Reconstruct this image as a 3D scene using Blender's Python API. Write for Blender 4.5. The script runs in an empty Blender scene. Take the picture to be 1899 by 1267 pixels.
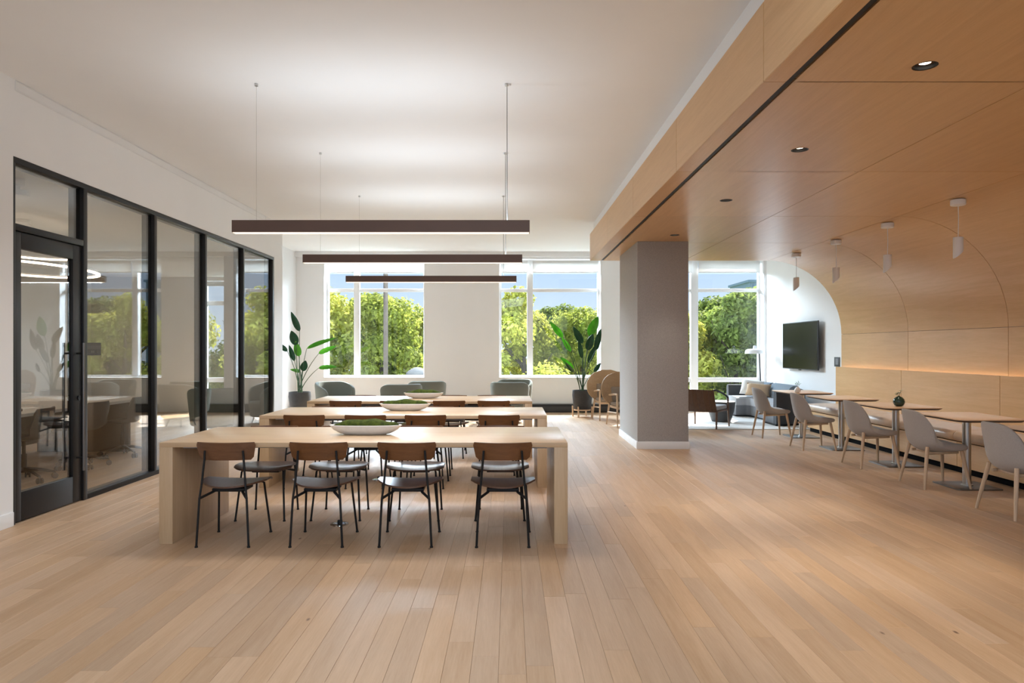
import bpy, bmesh, math, random
from mathutils import Vector, Matrix
random.seed(7)
PI = math.pi
SC = bpy.context.scene
COL = SC.collection

# ------------------------------------------------------------------ camera
# The photograph is 1899 x 1267; its vanishing point lies at (945, 647).
CAM_H = 1.444
FPX = 1300.0
cam_data = bpy.data.cameras.new('camera')
cam_data.sensor_fit = 'HORIZONTAL'
cam_data.sensor_width = 36.0
cam_data.lens = 36.0 * FPX / 1899.0
cam_data.shift_x = 4.5 / 1899.0
cam_data.shift_y = 13.5 / 1899.0
cam_data.clip_end = 500
cam = bpy.data.objects.new('camera', cam_data)
COL.objects.link(cam)
cam.location = (0, 0, CAM_H)
cam.rotation_euler = (PI / 2, 0, 0)
SC.camera = cam

# ------------------------------------------------------------------ view
SC.view_settings.view_transform = 'Standard'
SC.view_settings.look = 'None'
SC.view_settings.gamma = 1.0
SC.view_settings.use_curve_mapping = False
SC.view_settings.exposure = 0.36
SC.cycles.max_bounces = 8
SC.cycles.use_adaptive_sampling = True
SC.cycles.adaptive_threshold = 0.03

# ------------------------------------------------------------------ sky
world = bpy.data.worlds.new('sky')
SC.world = world
world.use_nodes = True
wt = world.node_tree
wt.nodes.clear()
w_out = wt.nodes.new('ShaderNodeOutputWorld')
w_bg = wt.nodes.new('ShaderNodeBackground')
w_tc = wt.nodes.new('ShaderNodeTexCoord')
w_sep = wt.nodes.new('ShaderNodeSeparateXYZ')
w_rmp = wt.nodes.new('ShaderNodeValToRGB')
wt.links.new(w_tc.outputs['Generated'], w_sep.inputs[0])
wt.links.new(w_sep.outputs['Z'], w_rmp.inputs[0])
wt.links.new(w_rmp.outputs[0], w_bg.inputs[0])
wt.links.new(w_bg.outputs[0], w_out.inputs[0])
cr = w_rmp.color_ramp
cr.elements[0].position = 0.0
cr.elements[0].color = (0.70, 0.80, 0.92, 1)
cr.elements[1].position = 1.0
cr.elements[1].color = (0.34, 0.55, 1.0, 1)
e = cr.elements.new(0.13)
e.color = (0.44, 0.62, 0.88, 1)
w_bg.inputs[1].default_value = 1.0

# ------------------------------------------------------------------ sun and added fill lamps
def light(name, kind, loc, energy, color=(1, 1, 1), target=None, size=None, size_y=None, **kw):
    d = bpy.data.lights.new(name, kind)
    d.energy = energy
    d.color = color
    if kind == 'AREA':
        d.shape = 'RECTANGLE'
        d.size = size
        d.size_y = size_y or size
    for k, v in kw.items():
        setattr(d, k, v)
    o = bpy.data.objects.new(name, d)
    COL.objects.link(o)
    o.location = loc
    if target is not None:
        o.rotation_euler = (Vector(target) - Vector(loc)).to_track_quat('-Z', 'Y').to_euler()
    return o

light('sun', 'SUN', (14, 30, 25), 13.0, (1.0, 0.96, 0.88), target=(1, 5, 0), angle=math.radians(0.7))
# fill lamps added out of view: outside above the windows, and behind the camera
FILL_TINT = (0.71, 0.86, 1.0)
for wname, wx, wy, ww, we, tx in (('left', -1.2, 20.4, 3.6, 1050, -3.6), ('middle', -3.0, 20.8, 4.2, 2100, 4.5), ('right', 3.3, 20.6, 3.2, 650, -2.5), ('meeting', -6.9, 20.6, 3.2, 2200, -6.9)):
    light('outdoor_fill_lamp_' + wname, 'AREA', (wx, wy, 5.05), we, FILL_TINT, target=(tx, 12.0, 1.8), size=ww, size_y=2.0)  # unseen lamp added outdoors to strengthen the light through the windows
light('rear_fill_lamp', 'AREA', (0.0, -3.6, 1.9), 20, FILL_TINT, target=(0.0, 4, 1.7), size=8.5, size_y=3.0)  # added lamp standing in for light from the rest of the room
light('rear_overhead_fill', 'AREA', (0.2, -0.4, 3.60), 180, (0.80, 0.91, 1.0), target=(0.6, -0.4, 0), size=6.0, size_y=2.4)  # added overhead lamp, out of view, brightens the near floor

# ------------------------------------------------------------------ materials
MATS = {}
def new_mat(name):
    m = bpy.data.materials.new(name)
    m.use_nodes = True
    nt = m.node_tree
    b = nt.nodes['Principled BSDF']
    MATS[name] = m
    return m, nt, b

def lk(nt, a, b): nt.links.new(a, b)

def coords(nt, kind, scale):
    mp = nt.nodes.new('ShaderNodeMapping')
    mp.inputs['Scale'].default_value = scale
    if kind == 'WORLD':
        g = nt.nodes.new('ShaderNodeNewGeometry')
        lk(nt, g.outputs['Position'], mp.inputs[0])
    else:
        t = nt.nodes.new('ShaderNodeTexCoord')
        lk(nt, t.outputs['Object'], mp.inputs[0])
    return mp

def noise(nt, vec, scale, detail=4, rough=0.55, dist=0.0):
    n = nt.nodes.new('ShaderNodeTexNoise')
    n.inputs['Scale'].default_value = scale
    n.inputs['Detail'].default_value = detail
    n.inputs['Roughness'].default_value = rough
    n.inputs['Distortion'].default_value = dist
    if vec is not None: lk(nt, vec, n.inputs['Vector'])
    return n

def ramp(nt, fac, stops):
    r = nt.nodes.new('ShaderNodeValToRGB')
    els = r.color_ramp.elements
    els[0].position, els[0].color = stops[0][0], (*stops[0][1], 1)
    els[1].position, els[1].color = stops[-1][0], (*stops[-1][1], 1)
    for p, c in stops[1:-1]:
        x = els.new(p); x.color = (*c, 1)
    lk(nt, fac, r.inputs[0])
    return r

def bump(nt, b, height, strength, dist=0.002):
    n = nt.nodes.new('ShaderNodeBump')
    n.inputs['Strength'].default_value = strength
    n.inputs['Distance'].default_value = dist
    lk(nt, height, n.inputs['Height'])
    lk(nt, n.outputs[0], b.inputs['Normal'])

def plain(name, col, rough=0.5, metal=0.0, spec=0.5, var=0.04, nscale=6.0, bmp=0.0, bscale=200.0, kind='OBJECT'):
    m, nt, b = new_mat(name)
    mp = coords(nt, kind, (1, 1, 1))
    n = noise(nt, mp.outputs[0], nscale, 3)
    lo = tuple(max(0, c * (1 - var)) for c in col); hi = tuple(min(1, c * (1 + var)) for c in col)
    r = ramp(nt, n.outputs['Fac'], [(0.3, lo), (0.7, hi)])
    lk(nt, r.outputs[0], b.inputs['Base Color'])
    b.inputs['Roughness'].default_value = rough
    b.inputs['Metallic'].default_value = metal
    b.inputs['Specular IOR Level'].default_value = spec
    if bmp:
        n2 = noise(nt, mp.outputs[0], bscale, 2)
        bump(nt, b, n2.outputs['Fac'], bmp)
    return m

def fabric(name, col, scale=350.0, var=0.25, rough=0.95):
    m, nt, b = new_mat(name)
    mp = coords(nt, 'OBJECT', (1, 1, 1))
    n = noise(nt, mp.outputs[0], scale, 2)
    lo = tuple(c * (1 - var) for c in col); hi = tuple(min(1, c * (1 + var)) for c in col)
    r = ramp(nt, n.outputs['Fac'], [(0.3, lo), (0.7, hi)])
    lk(nt, r.outputs[0], b.inputs['Base Color'])
    b.inputs['Roughness'].default_value = rough
    b.inputs['Specular IOR Level'].default_value = 0.2
    b.inputs['Sheen Weight'].default_value = 0.15
    bump(nt, b, n.outputs['Fac'], 0.4, 0.001)
    return m

def wood(name, light_c, dark_c, axis=1, rough=0.4, kind='WORLD', freq=1.0, per='OBJECT', vary=0.25, knots=False, spec=0.5, contrast=1.0):
    """grain runs along axis; per = where the piece-to-piece variation comes from"""
    m, nt, b = new_mat(name)
    sc = [26.0 * freq] * 3
    sc[axis] = 1.6 * freq
    if per == 'OBJECT':
        oi = nt.nodes.new('ShaderNodeObjectInfo'); rnd = oi.outputs['Random']
    else:
        at = nt.nodes.new('ShaderNodeAttribute'); at.attribute_name = 'piece'; rnd = at.outputs['Fac']
    # shift the grain for every piece
    src = None
    if kind == 'WORLD':
        g = nt.nodes.new('ShaderNodeNewGeometry'); src = g.outputs['Position']
    else:
        t = nt.nodes.new('ShaderNodeTexCoord'); src = t.outputs['Object']
    mul = nt.nodes.new('ShaderNodeMath'); mul.operation = 'MULTIPLY'; mul.inputs[1].default_value = 37.0
    lk(nt, rnd, mul.inputs[0])
    cmb = nt.nodes.new('ShaderNodeCombineXYZ')
    for i in range(3): lk(nt, mul.outputs[0], cmb.inputs[i])
    add = nt.nodes.new('ShaderNodeVectorMath'); add.operation = 'ADD'
    lk(nt, src, add.inputs[0]); lk(nt, cmb.outputs[0], add.inputs[1])
    mp = nt.nodes.new('ShaderNodeMapping'); mp.inputs['Scale'].default_value = sc
    lk(nt, add.outputs[0], mp.inputs[0])
    n1 = noise(nt, mp.outputs[0], 0.55, 3, 0.5, 1.2)         # broad figure
    n2 = noise(nt, mp.outputs[0], 5.0, 4, 0.65, 0.2)         # fibres
    mx = nt.nodes.new('ShaderNodeMix'); mx.data_type = 'FLOAT'
    mx.inputs['Factor'].default_value = 0.42
    lk(nt, n1.outputs['Fac'], mx.inputs['A']); lk(nt, n2.outputs['Fac'], mx.inputs['B'])
    h = 0.22 / contrast
    r = ramp(nt, mx.outputs['Result'], [(0.5 - h, dark_c), (0.5 + h, light_c)])
    # piece to piece brightness and warmth
    hsv = nt.nodes.new('ShaderNodeHueSaturation')
    vm = nt.nodes.new('ShaderNodeMapRange')
    vm.inputs['To Min'].default_value = 1 - vary; vm.inputs['To Max'].default_value = 1 + vary * 0.6
    lk(nt, rnd, vm.inputs['Value'])
    sm = nt.nodes.new('ShaderNodeMath'); sm.operation = 'MULTIPLY'; sm.inputs[1].default_value = 7.31
    lk(nt, rnd, sm.inputs[0])
    fr = nt.nodes.new('ShaderNodeMath'); fr.operation = 'FRACT'; lk(nt, sm.outputs[0], fr.inputs[0])
    sr = nt.nodes.new('ShaderNodeMapRange')
    sr.inputs['To Min'].default_value = 1 - vary * 0.7; sr.inputs['To Max'].default_value = 1 + vary * 0.5
    lk(nt, fr.outputs[0], sr.inputs['Value'])
    lk(nt, vm.outputs[0], hsv.inputs['Value']); lk(nt, sr.outputs[0], hsv.inputs['Saturation'])
    lk(nt, r.outputs[0], hsv.inputs['Color'])
    colour = hsv.outputs[0]
    if knots:
        mk = nt.nodes.new('ShaderNodeMapping'); ks = [3.2] * 3; ks[axis] = 1.5; mk.inputs['Scale'].default_value = ks
        lk(nt, add.outputs[0], mk.inputs[0])
        v = nt.nodes.new('ShaderNodeTexVoronoi'); v.inputs['Scale'].default_value = 0.85
        lk(nt, mk.outputs[0], v.inputs['Vector'])
        kr = ramp(nt, v.outputs['Distance'], [(0.012, (1, 1, 1)), (0.035, (0, 0, 0))])
        km = nt.nodes.new('ShaderNodeMix'); km.data_type = 'RGBA'
        lk(nt, kr.outputs[0], km.inputs['Factor']); lk(nt, colour, km.inputs['A'])
        km.inputs['B'].default_value = (dark_c[0] * 0.3, dark_c[1] * 0.25, dark_c[2] * 0.25, 1)
        colour = km.outputs['Result']
    lk(nt, colour, b.inputs['Base Color'])
    b.inputs['Roughness'].default_value = rough
    b.inputs['Specular IOR Level'].default_value = spec
    bump(nt, b, n2.outputs['Fac'], 0.12, 0.001)
    return m

def glass(name, tint=(0.93, 0.95, 0.94), ior=1.5, rough=0.0):
    m, nt, b = new_mat(name)
    nt.nodes.remove(b)
    out = nt.nodes['Material Output']
    tr = nt.nodes.new('ShaderNodeBsdfTransparent'); tr.inputs[0].default_value = (*tint, 1)
    gl = nt.nodes.new('ShaderNodeBsdfGlossy'); gl.inputs['Roughness'].default_value = rough
    lw = nt.nodes.new('ShaderNodeLayerWeight'); lw.inputs['Blend'].default_value = 0.5
    pw = nt.nodes.new('ShaderNodeMath'); pw.operation = 'POWER'; pw.inputs[1].default_value = 5.0
    lk(nt, lw.outputs['Facing'], pw.inputs[0])
    f0 = ((ior - 1) / (ior + 1)) ** 2
    fz = nt.nodes.new('ShaderNodeMapRange'); fz.inputs['To Min'].default_value = f0; fz.inputs['To Max'].default_value = 1.0
    lk(nt, pw.outputs[0], fz.inputs['Value'])
    mx = nt.nodes.new('ShaderNodeMixShader')
    lk(nt, fz.outputs[0], mx.inputs[0]); lk(nt, tr.outputs[0], mx.inputs[1]); lk(nt, gl.outputs[0], mx.inputs[2])
    lk(nt, mx.outputs[0], out.inputs[0])
    return m

def emit(name, col, strength):
    m, nt, b = new_mat(name)
    b.inputs['Base Color'].default_value = (*col, 1)
    b.inputs['Emission Color'].default_value = (*col, 1)
    b.inputs['Emission Strength'].default_value = strength
    return m

def leafy(name, lo, hi, trans=0.4, scale=3.0, rough=0.5, kind='OBJECT', per_object=0.0):
    m, nt, b = new_mat(name)
    out = nt.nodes['Material Output']
    mp = coords(nt, kind, (1, 1, 1))
    n = noise(nt, mp.outputs[0], scale, 3)
    r = ramp(nt, n.outputs['Fac'], [(0.3, lo), (0.7, hi)])
    col = r.outputs[0]
    lk(nt, col, b.inputs['Base Color'])
    b.inputs['Roughness'].default_value = rough
    b.inputs['Specular IOR Level'].default_value = 0.3
    t = nt.nodes.new('ShaderNodeBsdfTranslucent')
    lk(nt, col, t.inputs[0])
    mx = nt.nodes.new('ShaderNodeMixShader'); mx.inputs[0].default_value = trans
    lk(nt, b.outputs[0], mx.inputs[1]); lk(nt, t.outputs[0], mx.inputs[2])
    lk(nt, mx.outputs[0], out.inputs[0])
    return m

WALL = plain('white_wall_paint', (0.85, 0.85, 0.85), 0.7, var=0.012, nscale=1.5, bmp=0.05, bscale=300, kind='WORLD')
CEIL = plain('white_ceiling_paint', (0.885, 0.89, 0.895), 0.8, var=0.01, nscale=1.5, kind='WORLD')
TRIM = plain('white_satin_trim', (0.82, 0.82, 0.82), 0.4, var=0.01)
FLOOR = wood('oak_floor_plank', (0.59, 0.40, 0.252), (0.475, 0.30, 0.170), 1, 0.47, 'WORLD', 0.8, 'OBJECT', 0.12, True, 0.5, 1.25)
FLOOR_A = wood('oak_floor_field', (0.59, 0.40, 0.252), (0.475, 0.30, 0.170), 1, 0.47, 'WORLD', 0.8, 'ATTR', 0.12, True, 0.5, 1.25)
FGAP = plain('floor_underlay', (0.22, 0.14, 0.085), 0.8)
VENEER = wood('oak_veneer', (0.72, 0.465, 0.24), (0.60, 0.36, 0.165), 1, 0.32, 'WORLD', 1.0, 'OBJECT', 0.05, False, 0.5)
VBACK = plain('veneer_backing', (0.10, 0.055, 0.03), 0.8)
OAK = wood('pale_oak', (0.66, 0.47, 0.29), (0.52, 0.345, 0.19), 0, 0.30, 'OBJECT', 0.8, 'OBJECT', 0.06, False, 0.5)
OAKV = wood('pale_oak_upright', (0.64, 0.46, 0.28), (0.50, 0.33, 0.18), 2, 0.36, 'OBJECT', 0.8, 'OBJECT', 0.06, False, 0.5)
OAKT = wood('oak_cafe_top', (0.74, 0.51, 0.32), (0.61, 0.40, 0.235), 1, 0.32, 'OBJECT', 0.8, 'OBJECT', 0.05, False, 0.5)
ASH = wood('ash_leg', (0.64, 0.47, 0.32), (0.50, 0.34, 0.21), 2, 0.45, 'OBJECT', 1.5, 'OBJECT', 0.05, False, 0.4)
WALNUT = wood('walnut_shell', (0.20, 0.085, 0.033), (0.11, 0.045, 0.018), 0, 0.34, 'OBJECT', 2.0, 'OBJECT', 0.10, False, 0.5)
WALNUT_S = wood('walnut_seat', (0.15, 0.075, 0.045), (0.085, 0.04, 0.025), 1, 0.30, 'OBJECT', 2.0, 'OBJECT', 0.10, False, 0.6)
WALNUT_L = wood('walnut_lounge', (0.17, 0.085, 0.045), (0.08, 0.038, 0.02), 2, 0.4, 'OBJECT', 1.6, 'OBJECT', 0.10, False, 0.5)
RATTAN = wood('bent_oak_shell', (0.50, 0.335, 0.19), (0.39, 0.25, 0.13), 0, 0.5, 'OBJECT', 1.4, 'OBJECT', 0.05, False, 0.4)
BLACK = plain('black_powder_steel', (0.012, 0.012, 0.013), 0.5, 0.0, spec=0.3)
MATT = plain('matt_black_toe_kick', (0.010, 0.010, 0.011), 0.9, 0.0, spec=0.05)
FRAME = plain('black_anodised_frame', (0.028, 0.028, 0.029), 0.38, 0.5)
BRONZE = plain('dark_bronze', (0.115, 0.066, 0.050), 0.5, 0.15)
STEEL = plain('brushed_steel', (0.55, 0.54, 0.52), 0.28, 1.0)
DSTEEL = plain('dark_steel', (0.20, 0.19, 0.18), 0.35, 0.9)
CHROME = plain('chrome', (0.8, 0.8, 0.8), 0.12, 1.0)
GREY = plain('grey_metal_tray', (0.24, 0.26, 0.31), 0.5, 0.2)
GLASS = glass('clear_window_glass', (0.97, 0.98, 0.98), 1.42)
PGLASS = glass('partition_glass', (0.90, 0.91, 0.90), 2.1)
BLIND = leafy('roller_blind_cloth', (0.80, 0.79, 0.77), (0.83, 0.82, 0.80), 0.35, 2.0, 0.9)
COLUMN = fabric('woven_wallcovering', (0.40, 0.385, 0.37), 160, 0.16)
CHAIRF = fabric('oatmeal_felt', (0.40, 0.365, 0.335), 420, 0.20)
SAGE = fabric('sage_wool', (0.175, 0.19, 0.165), 300, 0.12)
DARKF = fabric('charcoal_wool', (0.055, 0.058, 0.065), 300, 0.25)
SEATF = fabric('grey_seat_wool', (0.34, 0.36, 0.39), 300, 0.15)
BLUEF = fabric('blue_grey_cushion', (0.17, 0.21, 0.25), 300, 0.15)
WHITEF = fabric('white_linen', (0.78, 0.79, 0.79), 300, 0.06)
BEIGEF = fabric('beige_linen', (0.56, 0.42, 0.29), 300, 0.08)
RUG = fabric('pale_rug_pile', (0.72, 0.72, 0.70), 120, 0.10)
LEATHER = plain('tan_leather', (0.55, 0.40, 0.28), 0.33, var=0.06, nscale=9, bmp=0.25, bscale=60)
POT = plain('charcoal_fibrestone', (0.030, 0.031, 0.035), 0.7, var=0.15, nscale=20, bmp=0.3, bscale=120)
SOIL = plain('pale_pebble_soil', (0.45, 0.42, 0.38), 0.9, var=0.3, nscale=60)
CERAMIC = plain('white_stoneware', (0.78, 0.77, 0.76), 0.5, var=0.03, nscale=40, bmp=0.1)
GREENC = plain('dark_green_glaze', (0.018, 0.045, 0.032), 0.2)
MOSS = leafy('moss', (0.022, 0.038, 0.003), (0.085, 0.115, 0.010), 0.1, 30.0, 0.9)
LEAFD = leafy('dark_plant_leaf', (0.012, 0.055, 0.022), (0.03, 0.10, 0.045), 0.25, 6.0, 0.3)
LEAFB = leafy('bright_plant_leaf', (0.08, 0.27, 0.025), (0.16, 0.42, 0.05), 0.5, 6.0, 0.35)
STEM = plain('plant_stem', (0.03, 0.07, 0.03), 0.5)
TREE_A = leafy('tree_leaf_yellow_green', (0.30, 0.33, 0.04), (0.78, 0.76, 0.17), 0.55, 1.3, 0.6)
TREE_B = leafy('tree_leaf_green', (0.20, 0.27, 0.04), (0.64, 0.67, 0.15), 0.55, 1.3, 0.6)
TREE_C = leafy('tree_leaf_dark', (0.11, 0.17, 0.035), (0.42, 0.50, 0.12), 0.5, 1.3, 0.6)
BARK = plain('bark', (0.09, 0.07, 0.05), 0.9, var=0.3, nscale=12)
GRASS = plain('lawn', (0.09, 0.14, 0.03), 0.95, var=0.3, nscale=3, kind='WORLD')
TAN = plain('weathered_post', (0.115, 0.09, 0.07), 0.8, var=0.12, nscale=8)
STONE = plain('pale_boulder', (0.15, 0.147, 0.14), 0.9, var=0.12, nscale=6, bmp=0.5, bscale=15)
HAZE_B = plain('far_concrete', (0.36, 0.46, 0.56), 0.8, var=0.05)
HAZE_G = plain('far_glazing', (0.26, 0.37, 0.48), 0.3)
SCREEN = plain('black_screen', (0.004, 0.004, 0.005), 0.22, spec=0.22)
DGREY = plain('dark_grey_plastic', (0.045, 0.045, 0.047), 0.5)
MGREY = plain('mid_grey_plastic', (0.22, 0.23, 0.24), 0.5)
WPLAS = plain('white_plastic', (0.86, 0.87, 0.89), 0.4, var=0.01)
SLATE = plain('dark_grey_laminate', (0.085, 0.082, 0.08), 0.45)
SIGN = plain('brown_sign_plate', (0.05, 0.042, 0.028), 0.5)
SIGNT = plain('sign_print', (0.22, 0.20, 0.16), 0.6)
LEDW = emit('warm_led', (1.0, 0.80, 0.62), 1.1)
RINGW = emit('ring_led', (1.0, 0.80, 0.60), 7.0)
LAMPW = emit('downlight_lamp', (1.0, 0.86, 0.68), 6.0)
STRIP = emit('shelf_led_strip', (1.0, 0.85, 0.68), 2.4)

# ------------------------------------------------------------------ mesh helpers
def BM(): return bmesh.new()

def box(bm, a, b, bev=0.0, seg=2):
    x0, y0, z0 = a; x1, y1, z1 = b
    v = [bm.verts.new(p) for p in ((x0,y0,z0),(x1,y0,z0),(x1,y1,z0),(x0,y1,z0),(x0,y0,z1),(x1,y0,z1),(x1,y1,z1),(x0,y1,z1))]
    f = [bm.faces.new([v[i] for i in q]) for q in ((3,2,1,0),(4,5,6,7),(0,1,5,4),(1,2,6,5),(2,3,7,6),(3,0,4,7))]
    if bev:
        es = list({e for q in f for e in q.edges})
        bmesh.ops.bevel(bm, geom=es, offset=bev, segments=seg, affect='EDGES', profile=0.5)
    return bm

def ring_frame(d):
    d = d.normalized()
    up = Vector((0, 0, 1)) if abs(d.z) < 0.95 else Vector((1, 0, 0))
    u = d.cross(up).normalized()
    return u, u.cross(d).normalized()

def tube(bm, pts, r, n=8, caps=True):
    pts = [Vector(p) for p in pts]
    rs = r if isinstance(r, (list, tuple)) else [r] * len(pts)
    rings = []
    pu = None
    for i, p in enumerate(pts):
        d = (pts[min(i+1, len(pts)-1)] - pts[max(i-1, 0)])
        u, w = ring_frame(d)
        if pu is not None:
            dn = d.normalized()
            u = (pu - dn * pu.dot(dn)).normalized(); w = u.cross(dn).normalized()
        pu = u
        rings.append([bm.verts.new(p + (u * math.cos(2*PI*k/n) + w * math.sin(2*PI*k/n)) * rs[i]) for k in range(n)])
    for a, b in zip(rings, rings[1:]):
        for k in range(n):
            bm.faces.new((a[k], a[(k+1) % n], b[(k+1) % n], b[k]))
    if caps:
        bm.faces.new(list(reversed(rings[0]))); bm.faces.new(rings[-1])
    return bm

def lathe(bm, prof, n=24, c=(0, 0, 0), cap=True):
    rings = []
    for r, z in prof:
        rings.append([bm.verts.new((c[0] + r*math.cos(2*PI*k/n), c[1] + r*math.sin(2*PI*k/n), c[2] + z)) for k in range(n)])
    for a, b in zip(rings, rings[1:]):
        for k in range(n):
            bm.faces.new((a[k], a[(k+1) % n], b[(k+1) % n], b[k]))
    if cap:
        bm.faces.new(list(reversed(rings[0]))); bm.faces.new(rings[-1])
    return bm

def loft(bm, rings, closed=True, caps=True):
    vs = [[bm.verts.new(p) for p in r] for r in rings]
    n = len(vs[0])
    for a, b in zip(vs, vs[1:]):
        for k in range(n if closed else n - 1):
            bm.faces.new((a[k], a[(k+1) % n], b[(k+1) % n], b[k]))
    if caps and closed:
        bm.faces.new(list(reversed(vs[0]))); bm.faces.new(vs[-1])
    return bm

def sheet(bm, rows, thick, up=None):
    """a grid of points given real thickness along its own normals"""
    nr, nc = len(rows), len(rows[0])
    P = [[Vector(p) for p in r] for r in rows]
    N = []
    for i in range(nr):
        line = []
        for j in range(nc):
            a = P[min(i+1, nr-1)][j] - P[max(i-1, 0)][j]
            b = P[i][min(j+1, nc-1)] - P[i][max(j-1, 0)]
            nn = a.cross(b)
            line.append(nn.normalized() if nn.length > 1e-9 else Vector((0, 0, 1)))
        N.append(line)
    T = thick if isinstance(thick, (list, tuple)) else [thick] * nr
    A = [[bm.verts.new(P[i][j] + N[i][j]*T[i]/2) for j in range(nc)] for i in range(nr)]
    B = [[bm.verts.new(P[i][j] - N[i][j]*T[i]/2) for j in range(nc)] for i in range(nr)]
    for i in range(nr-1):
        for j in range(nc-1):
            bm.faces.new((A[i][j], A[i+1][j], A[i+1][j+1], A[i][j+1]))
            bm.faces.new((B[i][j], B[i][j+1], B[i+1][j+1], B[i+1][j]))
    for i in range(nr-1):
        bm.faces.new((A[i][0], B[i][0], B[i+1][0], A[i+1][0]))
        bm.faces.new((A[i][-1], A[i+1][-1], B[i+1][-1], B[i][-1]))
    for j in range(nc-1):
        bm.faces.new((A[0][j], A[0][j+1], B[0][j+1], B[0][j]))
        bm.faces.new((A[-1][j], B[-1][j], B[-1][j+1], A[-1][j+1]))
    return bm

def prism(bm, outline, z0, z1, bev=0.0):
    """outline in (x, y); extruded in z"""
    lo = [bm.verts.new((x, y, z0)) for x, y in outline]
    hi = [bm.verts.new((x, y, z1)) for x, y in outline]
    n = len(lo)
    f = [bm.faces.new(list(reversed(lo))), bm.faces.new(hi)]
    for k in range(n):
        bm.faces.new((lo[k], lo[(k+1) % n], hi[(k+1) % n], hi[k]))
    if bev:
        es = list({e for q in f for e in q.edges})
        bmesh.ops.bevel(bm, geom=es, offset=bev, segments=2, affect='EDGES', profile=0.5)
    return bm

def rrect(w, d, r, n=5, cx=0, cy=0):
    out = []
    for sx, sy, a0 in ((1, 1, 0), (-1, 1, PI/2), (-1, -1, PI), (1, -1, 1.5*PI)):
        for k in range(n+1):
            a = a0 + PI/2*k/n
            out.append((cx + sx*(w/2-r) + r*math.cos(a), cy + sy*(d/2-r) + r*math.sin(a)))
    return out

def mesh_of(name, bm, mat, angle=35, recalc=True):
    if recalc: bmesh.ops.recalc_face_normals(bm, faces=bm.faces[:])
    me = bpy.data.meshes.new(name)
    bm.to_mesh(me); bm.free()
    me.shade_smooth()
    me.set_sharp_from_angle(angle=math.radians(angle))
    me.materials.append(mat)
    return me

def obj(name, bm, mat, parent=None, loc=(0, 0, 0), rz=0.0, angle=35, kind=None, label=None, sub=0):
    me = bm if isinstance(bm, bpy.types.Mesh) else mesh_of(name, bm, mat, angle)
    o = bpy.data.objects.new(name, me)
    COL.objects.link(o)
    o.location = loc
    o.rotation_euler = (0, 0, rz)
    if parent: o.parent = parent
    if kind: o['kind'] = kind
    if label: o['label'] = label
    if sub:
        md = o.modifiers.new('smooth', 'SUBSURF'); md.levels = sub; md.render_levels = sub
    return o

def tag(o, label, cat, group=None):
    o['label'] = label; o['category'] = cat
    if group: o['group'] = group
    return o

def thing(name, label, cat, loc=(0, 0, 0), rz=0.0, group=None):
    o = bpy.data.objects.new(name, None)
    COL.objects.link(o)
    o.empty_display_size = 0.1
    o.location = loc; o.rotation_euler = (0, 0, rz)
    return tag(o, label, cat, group)

def struct(name, bm=None, mat=None, loc=(0, 0, 0), label=None):
    if bm is None:
        o = bpy.data.objects.new(name, None); COL.objects.link(o); o.location = loc
    else:
        o = obj(name, bm, mat, loc=loc)
    o['kind'] = 'structure'
    if label: o['label'] = label
    return o

def copy_tree(o, parent=None):
    c = o.copy(); COL.objects.link(c); c.parent = parent
    for ch in list(o.children): copy_tree(ch, c)
    return c

def place(proto, used, label, loc, rz, group=None):
    """first use takes the prototype itself, later uses copy it with all its parts"""
    o = proto if not used else copy_tree(proto)
    used.append(1)
    o.location = loc; o.rotation_euler = (0, 0, rz)
    o['label'] = label
    if group: o['group'] = group
    return o

# ------------------------------------------------------------------ the room
ZC = 3.65                      # white ceiling
XL = -4.05                     # partition wall
XJ = -4.87                     # wall beyond the partition
XR = 5.86                      # white side wall
YF = 16.0                      # window wall
ZS = 2.99                      # veneer soffit
XW = 5.82                      # veneer wall
X0 = 4.53                      # start of the curve
RC = XW - X0
ZSP = ZS - RC                  # spring line of the curve
YE = 12.3                      # far end of the veneer vault
YJ = [-0.06, 2.0, 4.06, 6.12, 8.18, 10.24, 12.3]
GAP = 0.004

# floor slab, then planks
floor = struct('floor', box(BM(), (-9.6, -4.2, -0.16), (6.3, 16.36, -0.014)), FGAP, label='pale oak plank floor')

def project(x, y, z=0.0):
    if y < 0.3: return None
    return 945 + x * FPX / y, 647 - (z - CAM_H) * FPX / y

PW = 0.125
planks = []
rng = random.Random(11)
x = -4.05
rows = []
xx = -9.55
while xx < 5.6:
    rows.append(xx); xx += PW
for xr in rows:
    y = -1.2 - rng.random() * 1.6
    if xr < -4.1: y += 6.0
    while y < 16.2:
        L = rng.choice((0.95, 1.2, 1.45, 1.7, 1.9))
        y1 = min(y + L, 16.3)
        if y1 > y + 0.05: planks.append((xr, y, xr + PW, y1))
        y = y1
        if y1 >= 16.3: break

def plank_area(p):
    x0, y0, x1, y1 = p
    if x0 < -4.0: return 0
    y0 = max(y0, 3.03)
    if y1 <= y0: return 0
    q = [project(a, b) for a, b in ((x0, y0), (x1, y0), (x1, y1), (x0, y1))]
    if max(c[0] for c in q) < 0 or min(c[0] for c in q) > 1899: return 0
    q = [(min(max(c[0], 0), 1899), min(max(c[1], 0), 1267)) for c in q]
    s = 0
    for i in range(4):
        a, b = q[i], q[(i+1) % 4]
        s += a[0]*b[1] - a[1]*b[0]
    return abs(s) / 2

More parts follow.
